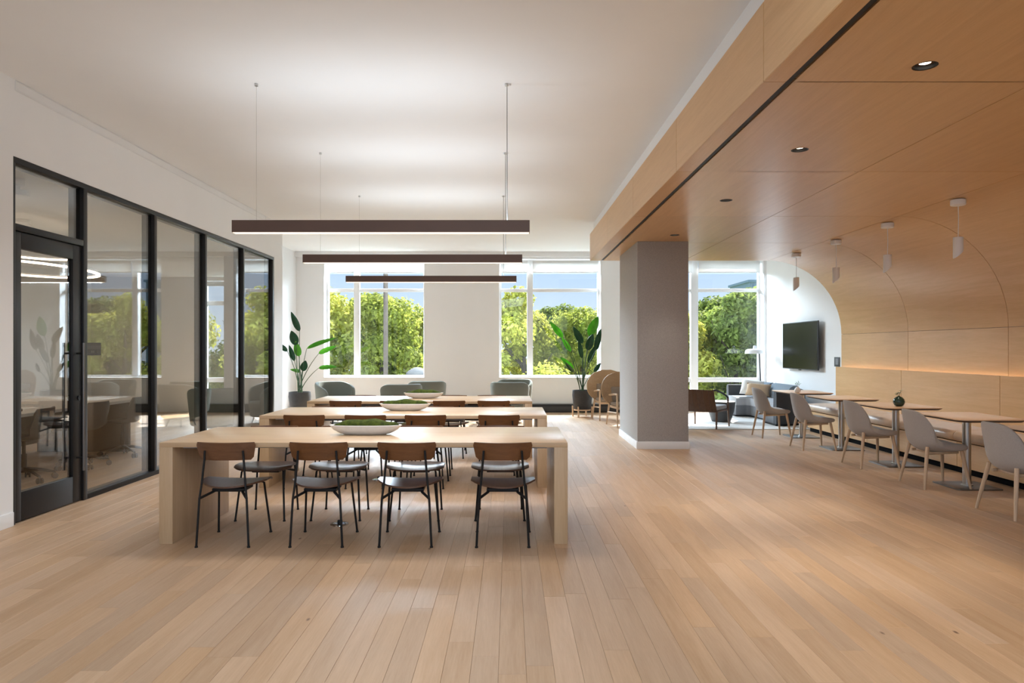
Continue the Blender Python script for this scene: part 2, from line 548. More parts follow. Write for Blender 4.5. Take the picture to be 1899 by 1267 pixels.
planks.sort(key=plank_area, reverse=True)
N_SINGLE = 290
def plank_box(bm, L, ox, oy, w=PW):
    g = 0.0004
    c = 0.0008
    x0, x1, y0, y1 = ox + g, ox + w - g, oy + g, oy + L - g
    lo = [bm.verts.new(p) for p in ((x0,y0,-0.0135),(x1,y0,-0.0135),(x1,y1,-0.0135),(x0,y1,-0.0135))]
    mid = [bm.verts.new(p) for p in ((x0,y0,-c),(x1,y0,-c),(x1,y1,-c),(x0,y1,-c))]
    hi = [bm.verts.new(p) for p in ((x0+c,y0+c,0),(x1-c,y0+c,0),(x1-c,y1-c,0),(x0+c,y1-c,0))]
    fs = [bm.faces.new(hi)]
    for a, b in ((lo, mid), (mid, hi)):
        for k in range(4):
            fs.append(bm.faces.new((a[k], a[(k+1) % 4], b[(k+1) % 4], b[k])))
    return fs
plank_mesh = {}
for p in planks[:N_SINGLE]:
    L = round(p[3] - p[1], 3)
    if L not in plank_mesh:
        bm = BM(); plank_box(bm, L, 0, 0)
        plank_mesh[L] = mesh_of('plank', bm, FLOOR, 10)
    obj('plank', plank_mesh[L], None, floor, (p[0], p[1], 0))
bm = BM()
lay = bm.faces.layers.float.new('piece')
for p in planks[N_SINGLE:]:
    r = rng.random()
    for f in plank_box(bm, p[3] - p[1], p[0], p[1]): f[lay] = r
obj('plank_field', bm, FLOOR_A, floor, kind='stuff', angle=10)

# white ceiling
struct('ceiling', box(BM(), (XL - 0.9, -4.2, ZC), (6.3, YF + 0.36, ZC + 0.15)), CEIL)

# partition wall with its opening for the glass front
GY0, GY1, GZ = 5.72, 12.06, 3.02
bm = BM()
box(bm, (XL - 0.16, -4.2, 0), (XL, GY0, ZC))
box(bm, (XL - 0.16, GY0, GZ), (XL, GY1, ZC))
box(bm, (XL - 0.16, GY1, 0), (XL, 12.5, ZC))
box(bm, (XJ - 0.16, 12.5 - 0.16, 0), (XL - 0.16, 12.5, ZC))
box(bm, (XJ - 0.16, 12.5, 0), (XJ, YF, ZC))
struct('wall_left', bm, WALL)
bm = BM()
box(bm, (XL, -4.2, 0), (XL + 0.016, GY0 - 0.012, 0.115), 0.004)
box(bm, (XL, GY1 + 0.01, 0), (XL + 0.016, 12.516, 0.115), 0.004)
struct('baseboard_left', bm, TRIM)

# window wall: openings (x0, x1, z0, z1)
HOLES = [(-7.05, -6.05, 0.10, 3.0), (-4.234, -1.951, 0.773, 3.50), (-0.234, 2.08, 0.773, 3.50), (3.42, 5.80, 0.10, 3.50)]
YB = YF + 0.34
bm = BM()
xs = -9.6
for (a, b, z0, z1) in HOLES:
    box(bm, (xs, YF, 0), (a, YB, ZC))
    if z0 > 0: box(bm, (a, YF, 0), (b, YB, z0))
    box(bm, (a, YF, z1), (b, YB, ZC))
    xs = b
box(bm, (xs, YF, 0), (6.3, YB, ZC))
struct('wall_far', bm, WALL)

def window(n, hole, mulls, transoms, extra=None):
    a, b, z0, z1 = hole
    y0, y1 = YF + 0.24, YF + 0.31
    w = 0.045
    bm = BM()
    box(bm, (a, y0, z0), (a + w, y1, z1)); box(bm, (b - w, y0, z0), (b, y1, z1))
    box(bm, (a + w, y0, z0), (b - w, y1, z0 + 0.06)); box(bm, (a + w, y0, z1 - 0.05), (b - w, y1, z1))
    o = struct('window_%d' % n, bm, TRIM)
    for m0, m1 in mulls:
        obj('mullion', box(BM(), (m0, y0 - 0.04, z0), (m1, y1, z1), 0.004), TRIM, o)
    cols = [a + w] + [c for m in mulls for c in m] + [b - w]
    rowz = [z0 + 0.06] + [c for t in transoms for c in t] + [z1 - 0.05]
    for i in range(0, len(cols), 2):
        for t0, t1 in transoms:
            obj('transom', box(BM(), (cols[i], y0, t0), (cols[i+1], y1, t1), 0.004), TRIM, o)
        for j in range(0, len(rowz), 2):
            obj('pane', box(BM(), (cols[i], y0 + 0.03, rowz[j]), (cols[i+1], y0 + 0.036, rowz[j+1])), GLASS, o)
        bl = obj('roller_blind', box(BM(), (cols[i] - 0.01, y0 - 0.10, 3.21 if z1 > 3.2 else 2.9), (cols[i+1] + 0.01, y0 - 0.096, z1 - 0.02)), BLIND, o)
        obj('hem_bar', box(BM(), (cols[i] - 0.01, y0 - 0.106, (3.195 if z1 > 3.2 else 2.885)), (cols[i+1] + 0.01, y0 - 0.09, (3.215 if z1 > 3.2 else 2.905)), 0.003), TRIM, bl)
    if z0 > 0.5:
        obj('sill', box(BM(), (a + 0.001, YF - 0.02, z0), (b - 0.001, y0, z0 + 0.02), 0.004), TRIM, o)
    return o
window(1, HOLES[1], [(-3.60, -3.47)], [(2.76, 2.836)])
window(2, HOLES[2], [(0.405, 0.54)], [(2.76, 2.836)])
window(3, HOLES[3], [(4.19, 4.36)], [(0.67, 0.775), (2.76, 2.836)])
window(4, HOLES[0], [], [(0.67, 0.775), (2.45, 2.55)])

# blind pocket below the ceiling
bm = BM()
box(bm, (XJ, YF - 0.10, 3.53), (XR, YF - 0.02, 3.648))
box(bm, (XJ, YF - 0.02, 3.56), (XR, YF, 3.648))
struct('trim_1', bm, TRIM, label='white blind pocket along the top of the window wall')

# white side wall beyond the veneer vault
bm = BM()
box(bm, (XR, 11.9, 0), (XR + 0.3, YF, ZC))
box(bm, (XW + 0.2, -4.2, 0), (XR + 0.3, 11.9, ZC))
struct('wall_right', bm, WALL)

# ---------------------------------------------------------------- veneer vault
def xf(y): return 1.478 - 0.0074 * (y - 3.1)      # outer edge of the bulkhead
bm = BM()
ya, yb = YJ[0], YE - 0.004
def quadbox(bm, pts, z0, z1):
    return prism(bm, pts, z0, z1)
quadbox(bm, [(xf(ya)+0.02, ya), (XW + 0.2, ya), (XW + 0.2, yb), (xf(yb)+0.02, yb)], ZS + 0.02, 3.455)
quadbox(bm, [(XW + 0.02, ya), (XW + 0.2, ya), (XW + 0.2, yb), (XW + 0.02, yb)], 0, ZSP + 0.02)
vault = struct('ceiling_vault', bm, VBACK, label='oak veneer bulkhead and vault over the cafe seats')
bm = BM()
quadbox(bm, [(xf(ya)+0.06, ya), (XW + 0.2, ya), (XW + 0.2, YE-0.02), (xf(YE)+0.06, YE-0.02)], 3.455, ZC)
struct('trim_2', bm, CEIL, label='white reveal between the veneer bulkhead and the ceiling')

LIGHTS_D = [(2.27, 3.83), (2.255, 5.447), (2.255, 7.30), (2.245, 9.53)]
HR = 0.058
def soffit_panel(pts, holes, z0, z1):
    """pts: x0, x1, y0, y1 rectangle with round holes"""
    x0, x1, y0, y1 = pts
    bm = BM()
    if not holes:
        return box(bm, (x0, y0, z0), (x1, y1, z1), 0.0012, 1)
    hx, hy = holes[0]
    s = 0.09
    xs = [x0, hx - s, hx + s, x1]; ys = [y0, hy - s, hy + s, y1]
    for z, flip in ((z0, True), (z1, False)):
        V = [[bm.verts.new((X, Y, z)) for Y in ys] for X in xs]
        for i in range(3):
            for j in range(3):
                if i == 1 and j == 1: continue
                bm.faces.new((V[i][j], V[i+1][j], V[i+1][j+1], V[i][j+1]))
        n = 24
        cir = [bm.verts.new((hx + HR*math.cos(2*PI*k/n + PI/4), hy + HR*math.sin(2*PI*k/n + PI/4), z)) for k in range(n)]
        cor = [V[2][2], V[1][2], V[1][1], V[2][1]]
        q = n // 4
        for c in range(4):
            for k in range(q):
                bm.faces.new((cor[c], cir[c*q+k], cir[(c*q+k+1) % n]))
            bm.faces.new((cor[c], cir[((c+1)*q) % n], cor[(c+1) % 4]))
        if flip: keep = cir
        else:
            for k in range(n): bm.faces.new((keep[k], keep[(k+1) % n], cir[(k+1) % n], cir[k]))
    bm.verts.ensure_lookup_table()
    return bm

for j in range(len(YJ) - 1):
    y0, y1 = YJ[j] + GAP, YJ[j+1] - GAP
    # bulkhead face
    bm = BM()
    prism(bm, [(xf(y0), y0), (xf(y0) + 0.02, y0), (xf(y1) + 0.02, y1), (xf(y1), y1)], ZS + GAP, 3.455)
    obj('fascia_panel', bm, VENEER, vault)
    # narrow strip before the slot
    bm = BM()
    prism(bm, [(xf(y0) + 0.002, y0), (1.60, y0), (1.60, y1), (xf(y1) + 0.002, y1)], ZS, ZS + 0.018)
    obj('soffit_strip', bm, VENEER, vault)
    for (a, b) in ((1.64, 3.05), (3.05, X0)):
        hs = [h for h in LIGHTS_D if a < h[0] < b and y0 < h[1] < y1]
        obj('soffit_panel', soffit_panel((a + GAP, b - GAP, y0, y1), hs, ZS, ZS + 0.018), VENEER, vault)
    # curved panel
    n = 16
    rin = [(X0 + GAP + (RC - GAP)*math.sin(PI/2*k/n), ZSP + RC*math.cos(PI/2*k/n)) for k in range(n+1)]
    rout = [(X0 + GAP + (RC + 0.018 - GAP)*math.sin(PI/2*k/n), ZSP + (RC + 0.018)*math.cos(PI/2*k/n)) for k in range(n+1)]
    prof = rin + list(reversed(rout))
    bm = BM()
    loft(bm, [[(p[0], y0, p[1]) for p in prof], [(p[0], y1, p[1]) for p in prof]], True, False)
    m = len(prof)
    bm.verts.ensure_lookup_table()
    for s in (0, m):
        for k in range(n):
            bm.faces.new((bm.verts[s+k], bm.verts[s+k+1], bm.verts[s+m-2-k], bm.verts[s+m-1-k]))
    obj('curved_panel', bm, VENEER, vault)
    obj('wall_panel', box(BM(), (XW, y0, 1.0), (XW + 0.018, y1, ZSP - GAP), 0.0012, 1), VENEER, vault)
bm = BM()
box(bm, (1.602, ya, ZS + 0.006), (1.638, YE - 0.02, ZS + 0.019))
obj('slot_channel', bm, BLACK, vault, label='black linear slot in the veneer soffit')

# meeting room beyond the glass
bm = BM()
box(bm, (-9.7, 5.0, 0), (-9.55, YF, 3.2))
box(bm, (-9.7, 4.9, 0), (XL - 0.16, 5.05, 3.2))
struct('wall_meeting', bm, WALL)
bm = BM()
box(bm, (-9.7, 4.9, 3.08), (XL - 0.16, 12.34, 3.2)); box(bm, (-9.7, 12.34, 3.08), (XJ - 0.16, YF, 3.2))
struct('ceiling_meeting', bm, CEIL)

# column
bm = BM()
CX0, CX1, CY0, CY1 = 1.84, 2.575, 10.09, 11.7
struct('wall_column', box(BM(), (CX0, CY0, 0), (CX1, CY1, ZS), 0.004), COLUMN, label='square column wrapped in grey brown woven wallcovering')
bm = BM()
g = 0.014
prism(bm, [(CX0-g, CY0-g), (CX1+g, CY0-g), (CX1+g, CY1+g), (CX0-g, CY1+g)], 0, 0.108, 0.003)
struct('baseboard_column', bm, TRIM)

# outlined linear air diffuser high on the partition wall
d = thing('wall_air_diffuser', 'long slim white air diffuser high on the wall above the glass partition', 'vent', (XL, 5.74, 3.56))
bm = BM()
Lf = 5.9
for a, b in (((0, 0, 0), (0.006, Lf, 0.006)), ((0, 0, 0.080), (0.006, Lf, 0.086)), ((0, 0, 0.006), (0.006, 0.006, 0.080)), ((0, Lf-0.006, 0.006), (0.006, Lf, 0.080))):
    box(bm, a, b)
obj('frame', bm, TRIM, d)
obj('face_plate', box(BM(), (0, 0.012, 0.011), (0.003, Lf - 0.012, 0.075)), TRIM, d)

# black heater along the window wall
h = thing('baseboard_heater', 'low black heater running along the foot of the window wall', 'heater', (-0.9, YF - 0.13, 0))
obj('casing', box(BM(), (-3.9, 0, 0.02), (4.25, 0.128, 0.19), 0.006), DGREY, h)
obj('louvre', box(BM(), (-3.88, -0.006, 0.145), (4.23, 0.0, 0.165)), BLACK, h)
obj('foot_rail', box(BM(), (-3.88, 0.01, 0.0), (4.23, 0.12, 0.02)), BLACK, h)

# ---------------------------------------------------------------- glass front
MY = [6.70, 8.03, 9.36, 10.69, 12.02]
part = thing('glass_partition', 'black framed full height glass partition in front of the meeting room', 'partition', (XL, GY0, 0))
def LP(x, y, z): return (x - XL, y - GY0, z)
xb, xfz = XL - 0.15, XL - 0.002
def fbar(name, a, b, mat=FRAME, parent=part, bev=0.003):
    return obj(name, box(BM(), LP(*a), LP(*b), bev), mat, parent)
fbar('head_rail', (xb, GY0, GZ - 0.05), (xfz, GY1, GZ))
fbar('sill_rail', (xb, MY[0] + 0.03, 0), (xfz, GY1, 0.05))
fbar('jamb', (xb, GY0, 0), (xfz, GY0 + 0.03, GZ - 0.05))
for y in MY:
    fbar('mullion', (xb, y - 0.03, 0.0 if y == MY[0] else 0.05), (xfz, y + 0.03, GZ - 0.05))
fbar('door_head', (xb, GY0 + 0.03, 2.42), (xfz, MY[0] - 0.03, 2.475))
XG = XL - 0.045
def gpane(y0, y1, z0, z1):
    obj('pane', box(BM(), LP(XG - 0.005, y0, z0), LP(XG + 0.005, y1, z1)), PGLASS, part)
gpane(GY0 + 0.03, MY[0] - 0.03, 2.475, GZ - 0.05)
for a, b in zip(MY, MY[1:]):
    gpane(a + 0.03, b - 0.03, 0.05, GZ - 0.05)
# door leaf
DY0, DY1 = GY0 + 0.034, MY[0] - 0.034
DX0, DX1 = XL - 0.075, XL - 0.02
door = struct('door_1', None, None, (XL, DY0, 0), label='black framed glass door of the meeting room')
door['label'] = 'black framed glass door of the meeting room'
def dbar(name, y0, y1, z0, z1, mat=FRAME, x0=DX0, x1=DX1, bev=0.004, parent=door):
    return obj(name, box(BM(), (x0 - XL, y0 - DY0, z0), (x1 - XL, y1 - DY0, z1), bev), mat, parent)
dbar('stile', DY0, DY0 + 0.09, 0.008, 2.415)
st = dbar('stile', DY1 - 0.13, DY1, 0.008, 2.415)
dbar('top_rail', DY0 + 0.09, DY1 - 0.13, 2.28, 2.415)
dbar('bottom_rail', DY0 + 0.09, DY1 - 0.13, 0.008, 0.25)
dbar('pane', DY0 + 0.09, DY1 - 0.13, 0.25, 2.28, PGLASS, XG - 0.004, XG + 0.004, 0)
for sx, xh in ((1, XL + 0.045), (-1, XL - 0.145)):
    hd = obj('pull_handle', tube(BM(), [(xh - XL, DY1 - 0.075 - DY0, 0.30), (xh - XL, DY1 - 0.075 - DY0, 1.50)], 0.012, 12), DSTEEL, door)
    for z in (0.42, 1.40):
        a = (DX1 if sx > 0 else DX0) - XL
        obj('handle_post', tube(BM(), [(a, DY1 - 0.075 - DY0, z), (xh - XL, DY1 - 0.075 - DY0, z)], 0.009, 8), BLACK, hd)
obj('lock_cylinder', tube(BM(), [(DX1 - XL, DY1 - 0.05 - DY0, 0.98), (DX1 - XL + 0.012, DY1 - 0.05 - DY0, 0.98)], 0.022, 14), BLACK, door)

s = thing('room_sign', 'small dark brown sign plate on the glass beside the meeting room door', 'sign', (XG + 0.005, 6.757, 1.379))
obj('plate', box(BM(), (0, 0, 0), (0.006, 0.25, 0.125), 0.001, 1), SIGN, s)
bm = BM(); box(bm, (0.006, 0.025, 0.062), (0.0064, 0.235, 0.098)); obj('print_band', bm, plain('sign_band', (0.085, 0.075, 0.058), 0.6), s)
bm = BM()
for k, (a, b) in enumerate(((0.085, 0.10), (0.105, 0.112), (0.118, 0.135))):
    box(bm, (0.006, a, 0.026), (0.0064, b, 0.046))
obj('print_mark', bm, plain('sign_mark', (0.13, 0.12, 0.09), 0.6), s)
tube_bm = BM()
tube(tube_bm, [(0.0062, 0.185 + 0.011*math.cos(a), 0.036 + 0.011*math.sin(a)) for a in [2*PI*k/16 for k in range(17)]], 0.0025, 5, False)
obj('print_circle', tube_bm, plain('sign_mark_round', (0.11, 0.10, 0.075), 0.6), s)

# ---------------------------------------------------------------- linear pendant lights
def linear_pendant(label, x0, x1, y, zt, zb):
    cx = (x0 + x1) / 2; h = (x1 - x0) / 2; w = 0.038
    o = thing('linear_pendant_light', label, 'pendant light', (cx, y, zb), 0, 'linear pendant lights over the long tables')
    bm = BM()
    H = zt - zb
    box(bm, (-h, -w, 0), (h, -w + 0.005, H)); box(bm, (-h, w - 0.005, 0), (h, w, H))
    box(bm, (-h, -w + 0.005, 0), (-h + 0.005, w - 0.005, H)); box(bm, (h - 0.005, -w + 0.005, 0), (h, w - 0.005, H))
    box(bm, (-h + 0.005, -w + 0.005, H - 0.03), (h - 0.005, w - 0.005, H - 0.02))
    obj('housing', bm, BRONZE, o)
    obj('diffuser', box(BM(), (-h + 0.006, -w + 0.006, -0.004), (h - 0.006, w - 0.006, 0.02)), LEDW, o)
    for sx in (-1, 1):
        xw = sx * (h - 0.19)
        c = obj('suspension_wire', tube(BM(), [(xw, 0, H - 0.02), (xw, 0, ZC - zb - 0.02)], 0.0012, 5), STEEL, o)
        obj('ceiling_mount', lathe(BM(), [(0.014, 0), (0.014, 0.02)], 12, (xw, 0, ZC - zb - 0.021)), STEEL, c)
    obj('power_cord', tube(BM(), [(h - 0.185, 0.012, H - 0.02), (h - 0.187, 0.01, ZC - zb - 0.012)], 0.0028, 6), MGREY, o)
    obj('cord_canopy', lathe(BM(), [(0.03, 0), (0.03, 0.012)], 16, (h - 0.187, 0.02, ZC - zb - 0.0125)), WPLAS, o)
    l = light('pendant_uplight', 'AREA', (cx, y, zt - 0.005), 11, (0.80, 0.91, 1.0), target=(cx, y, zt + 1), size=2*h - 0.1, size_y=0.05)
    l2 = light('pendant_downlight', 'AREA', (cx, y, zb - 0.008), 25, (0.97, 0.95, 0.93), target=(cx, y, 0), size=2*h - 0.1, size_y=0.05)
    return o
linear_pendant('dark bronze linear pendant light nearest the camera, widest of the three', -2.296, 0.166, 5.83, 2.508, 2.408)
linear_pendant('dark bronze linear pendant light second from the camera, above the middle table', -2.316, 0.142, 7.88, 2.50, 2.41)
linear_pendant('dark bronze linear pendant light farthest from the camera, crossing the left window', -2.354, 0.10, 10.1, 2.493, 2.405)

# ---------------------------------------------------------------- long tables
def long_table(label, x0, x1, y0, y1):
    cx, cy = (x0+x1)/2, (y0+y1)/2; hx, hy = (x1-x0)/2, (y1-y0)/2
    o = thing('communal_table', label, 'table', (cx, cy, 0), 0, 'long oak communal tables')
    obj('table_top', box(BM(), (-hx, -hy, 0.715), (hx, hy, 0.75), 0.002), OAK, o)
    for s in (-1, 1):
        a = s*hx; b = s*(hx-0.10)
        obj('leg_panel', box(BM(), (min(a,b), -hy, 0), (max(a,b), hy, 0.7148), 0.002), OAKV, o)
    tr = obj('cable_tray', box(BM(), (-hx+0.28, -0.12, 0.655), (hx-0.28, 0.12, 0.7148), 0.004), GREY, o)
    for xx in (-0.55, 0.62):
        obj('power_module', box(BM(), (xx, -0.19, 0.668), (xx+0.26, -0.121, 0.7145), 0.004), BLACK, o)
    for s in (-1, 1):
        obj('bracket', box(BM(), (s*(hx-0.21)-0.06, -hy+0.06, 0.70), (s*(hx-0.21)+0.06, hy-0.06, 0.7146), 0.002), GREY, o)
    return o
T1 = (-2.59, 0.43, 5.18, 6.22)
T2 = (-2.60, 0.39, 7.28, 8.32)
T3 = (-2.68, 0.30, 9.27, 10.31)
long_table('long pale oak communal table nearest the camera', *T1)
long_table('long pale oak communal table in the middle of the three', *T2)
long_table('long pale oak communal table farthest back, nearest the windows', *T3)

# dining chair (faces +y)
def dining_chair():
    o = thing('dining_chair', 'x', 'chair')
    # thin dished seat, rounded at the rear
    rows = []
    n = 14
    for i in range(9):
        v = i / 8                                 # 0 rear .. 1 front
        row = []
        for j in range(n + 1):
            u = -1 + 2*j/n
            au = abs(u)
            yr = -0.195 + 0.20*au**2.6
            yf = 0.215 - 0.07*au**5
            z = 0.436 + 0.016*au**2.2 - 0.006*(1 - v)*(1 - au) - 0.016*max(0, v - 0.7)**2*11
            row.append((u*0.243, yr + (yf - yr)*v, z))
        rows.append(row)
    obj('seat', sheet(BM(), rows, 0.013), WALNUT_S, o, angle=60)
    # backrest, wider at the top, bent round the sitter
    rows = []
    for i in range(7):
        v = i / 6
        z = 0.628 + 0.13*v
        wid = 0.192 + 0.028*v
        if i == 0: wid -= 0.018
        if i == 6: wid -= 0.012
        row = []
        for j in range(13):
            u = -1 + 2*j/12
            row.append((u*wid, -0.178 + 0.052*u*u - 0.022*v, z))
        rows.append(row)
    obj('backrest', sheet(BM(), rows, 0.012), WALNUT, o, angle=60)
    r = 0.0085
    for s in (-1, 1):
        lg = obj('rear_leg', tube(BM(), [(s*0.19, -0.215, 0.008), (s*0.172, -0.205, 0.35), (s*0.158, -0.195, 0.47), (s*0.143, -0.186, 0.64), (s*0.139, -0.191, 0.70)], r, 8), BLACK, o)
        obj('foot', lathe(BM(), [(0.012, 0), (0.012, 0.01)], 8, (s*0.19, -0.215, 0)), BLACK, lg)
        lg = obj('front_leg', tube(BM(), [(s*0.205, 0.215, 0.008), (s*0.175, 0.15, 0.405), (s*0.155, 0.11, 0.423), (s*0.10, 0.03, 0.414)], r, 8), BLACK, o)
        obj('foot', lathe(BM(), [(0.012, 0), (0.012, 0.01)], 8, (s*0.205, 0.215, 0)), BLACK, lg)
        obj('seat_arm', tube(BM(), [(s*0.171, -0.205, 0.355), (s*0.11, -0.12, 0.385), (s*0.09, -0.02, 0.398)], 0.010, 8), BLACK, o)
    bm = BM()
    prism(bm, [(-0.12, -0.11), (0.12, -0.11), (0.115, 0.08), (-0.115, 0.08)], 0.384, 0.409, 0.003)
    obj('seat_bracket', bm, BLACK, o)
    return o
proto_chair = dining_chair(); used = []
ORD = ['first', 'second', 'third', 'fourth']
CH = {('front', 'near'): [(-2.085, 5.305, 0), (-1.405, 5.305, 0), (-0.757, 5.305, 0), (-0.05, 5.30, 0)],
      ('front', 'far'): [(-2.09, 6.08, PI), (-1.46, 6.09, PI), (-0.80, 6.08, PI), (-0.08, 6.09, PI)],
      ('middle', 'near'): [(-2.133, 7.425, 0), (-1.497, 7.425, 0), (-0.873, 7.425, 0), (-0.11, 7.425, 0)],
      ('middle', 'far'): [(-2.14, 8.18, PI), (-1.50, 8.17, PI), (-0.88, 8.18, PI), (-0.15, 8.19, PI)],
      ('farthest', 'near'): [(-2.17, 9.42, 0), (-1.50, 9.42, 0), (-0.80, 9.42, 0), (-0.21, 9.42, 0)],
      ('farthest', 'far'): [(-2.18, 10.19, PI), (-1.52, 10.18, PI), (-0.84, 10.19, PI), (-0.26, 10.19, PI)]}
TN = {'front': 'nearest', 'middle': 'middle', 'farthest': 'farthest'}
for (t, side), lst in CH.items():
    for k, (cx, cy, rz) in enumerate(lst):
        place(proto_chair, used, 'walnut and black steel chair, %s from the left, %s side of the %s long table' % (ORD[k], side, TN[t]), (cx, cy, 0), rz, 'walnut dining chairs at the long tables')

# moss bowls
def moss_bowl(label, cx, cy, L=0.58):
    o = thing('moss_bowl', label, 'bowl', (cx, cy, 0.7505), 0, 'white bowls of moss')
    n = 28
    def ring(a, b, z, p=2.3):
        out = []
        for k in range(n):
            t = 2*PI*k/n
            c, s_ = math.cos(t), math.sin(t)
            out.append((math.copysign(abs(c)**(2/p), c)*a, math.copysign(abs(s_)**(2/p), s_)*b, z))
        return out
    a, b = L/2, 0.10
    rings = [ring(a*0.55, b*0.45, 0), ring(a*0.72, b*0.65, 0.014), ring(a*0.90, b*0.88, 0.042), ring(a, b, 0.076),
             ring(a*0.985, b*0.96, 0.079), ring(a*0.93, b*0.90, 0.062), ring(a*0.7, b*0.6, 0.03)]
    obj('bowl', loft(BM(), rings), CERAMIC, o, angle=50)
    rr = random.Random(int(cy*100))
    rows = []
    bm = BM()
    prev = None
    NR = 9
    rgs = []
    for i in range(NR):
        t = i/(NR-1)
        k_ = math.cos(t*PI/2*0.98)
        pts = ring(a*0.93*k_, b*0.90*k_, 0)
        rgs.append([(x_, y_, 0.064 + 0.058*math.sin(t*PI/2) + 0.006*math.sin(x_*31 + cy) + rr.uniform(-0.004, 0.004)) for x_, y_, z_ in pts])
    obj('moss', loft(bm, rgs), MOSS, o, angle=80)
    return o
moss_bowl('white boat shaped bowl of moss on the nearest long table', -1.165, 5.68, 0.585)
moss_bowl('white boat shaped bowl of moss on the middle long table', -1.175, 7.88, 0.575)
moss_bowl('white boat shaped bowl of moss on the farthest long table', -1.205, 9.82, 0.555)

# floor outlets
def floor_outlet(label, cx, cy):
    o = thing('floor_outlet', label, 'floor outlet', (cx, cy, 0), 0, 'round floor outlets')
    obj('cover', lathe(BM(), [(0.075, 0), (0.073, 0.004), (0.05, 0.006), (0.001, 0.006)], 28), CHROME, o)
    obj('plug', box(BM(), (-0.015, -0.015, 0.005), (0.022, 0.015, 0.035), 0.004), BLACK, o)
floor_outlet('round chrome floor outlet under the nearest long table', -1.40, 5.77)
floor_outlet('round chrome floor outlet under the middle long table', -1.44, 7.73)

# ---------------------------------------------------------------- recessed downlights
for k, (lx, ly) in enumerate(LIGHTS_D):
    o = thing('recessed_downlight', 'round black recessed downlight, %s from the camera in the veneer soffit' % ORD[k], 'downlight', (lx, ly, ZS), 0, 'recessed downlights')
    obj('trim_ring', lathe(BM(), [(HR - 0.004, 0.0), (HR + 0.006, -0.002), (HR + 0.006, 0.0), (HR, 0.0)], 28, cap=False), BLACK, o)
    obj('baffle', lathe(BM(), [(HR - 0.002, -0.001), (HR - 0.003, 0.03), (HR - 0.012, 0.055), (0.001, 0.056)], 28, cap=False), BLACK, o)
    obj('lamp', lathe(BM(), [(0.002, 0.014), (0.030, 0.017), (0.036, 0.028), (0.036, 0.054)], 20), LAMPW, o)
    light('downlight_beam', 'SPOT', (lx, ly, ZS - 0.01), 22 if k == 3 else 95, (1.0, 0.92, 0.80), target=(lx, ly, 0), spot_size=1.05, spot_blend=0.6, shadow_soft_size=0.04)

# ---------------------------------------------------------------- banquette
XBK = 5.72
BX0 = 5.22
yb0 = YJ[2]
bq = thing('banquette', 'long oak veneer banquette with tan leather seat under the curved wall', 'bench', (BX0, yb0, 0))
def BL(x, y, z): return (x - BX0, y - yb0, z)
obj('toe_kick', box(BM(), BL(BX0 + 0.04, yb0, 0), BL(XW + 0.015, YE - 0.03, 0.075)), MATT, bq)
for j in range(2, len(YJ) - 1):
    y0, y1 = YJ[j] + GAP, YJ[j+1] - GAP - (0.03 if j == len(YJ) - 2 else 0)
    obj('base_panel', box(BM(), BL(BX0, y0, 0.075), BL(BX0 + 0.02, y1, 0.36), 0.001, 1), VENEER, bq)
    obj('back_panel', box(BM(), BL(XBK, y0, 0.36), BL(XBK + 0.03, y1 + (0.03 if j == len(YJ) - 2 else 0), 1.13), 0.001, 1), VENEER, bq)
    # leather cushion with a rolled front
    n = 8
    prof = [(XBK - 0.001, 0.372), (BX0 + 0.02, 0.372)]
    for k in range(n + 1):
        a = -PI/2 - PI*k/n
        prof.append((BX0 - 0.005 + 0.058*math.cos(a) , 0.430 + 0.058*math.sin(a)))
    prof += [(BX0 + 0.25, 0.495), (XBK - 0.001, 0.49)]
    bm = BM()
    ring = lambda yy, s_: [BL((x_ - 5.4)*s_ + 5.4, yy, (z_ - 0.43)*s_ + 0.43) for x_, z_ in prof]
    loft(bm, [ring(y0, 0.93), ring(y0 + 0.02, 0.985), ring(y0 + 0.05, 1.0), ring((y0+y1)/2, 1.004), ring(y1 - 0.05, 1.0), ring(y1 - 0.02, 0.985), ring(y1, 0.93)])
    obj('seat_cushion', bm, LEATHER, bq, angle=55)
obj('seat_deck', box(BM(), BL(BX0 + 0.02, yb0, 0.30), BL(XBK, YE - 0.03, 0.3715)), VBACK, bq)
obj('led_strip', box(BM(), BL(XBK + 0.045, yb0 + 0.05, 1.085), BL(XBK + 0.075, YE - 0.1, 1.095)), STRIP, bq, label='warm LED strip behind the back rest')
obj('ledge_shelf', box(BM(), BL(XBK + 0.03, yb0, 1.0), BL(XW, YE - 0.002, 1.08)), VENEER, bq)

# ---------------------------------------------------------------- cafe tables
def cafe_table():
    o = thing('cafe_table', 'x', 'table')
    r = 0.10
    bm = BM()
    w, d = 0.70, 0.90
    rings = [[(x, y, 0.712) for x, y in rrect(w-0.06, d-0.06, r*0.8)], [(x, y, 0.728) for x, y in rrect(w-0.006, d-0.006, r)],
             [(x, y, 0.731) for x, y in rrect(w, d, r)]]
    obj('table_edge', loft(bm, rings), plain('dark_table_edge', (0.09, 0.06, 0.045), 0.5) if 'dark_table_edge' not in MATS else MATS['dark_table_edge'], o)
    obj('table_top', prism(BM(), rrect(w, d, r), 0.731, 0.740, 0.001), OAKT, o)
    obj('post', lathe(BM(), [(0.040, 0.012), (0.040, 0.70), (0.10, 0.703), (0.10, 0.7115)], 24), STEEL, o)
    obj('collar', lathe(BM(), [(0.055, 0.012), (0.055, 0.02), (0.041, 0.024)], 24), STEEL, o)
    obj('base_plate', prism(BM(), rrect(0.46, 0.46, 0.02), 0.0, 0.012, 0.002), DSTEEL, o)
    return o
pt = cafe_table(); used_t = []
TYS = [(4.80, 11.52), (4.80, 10.14), (4.82, 8.75), (4.80, 7.36), (4.80, 6.0)]
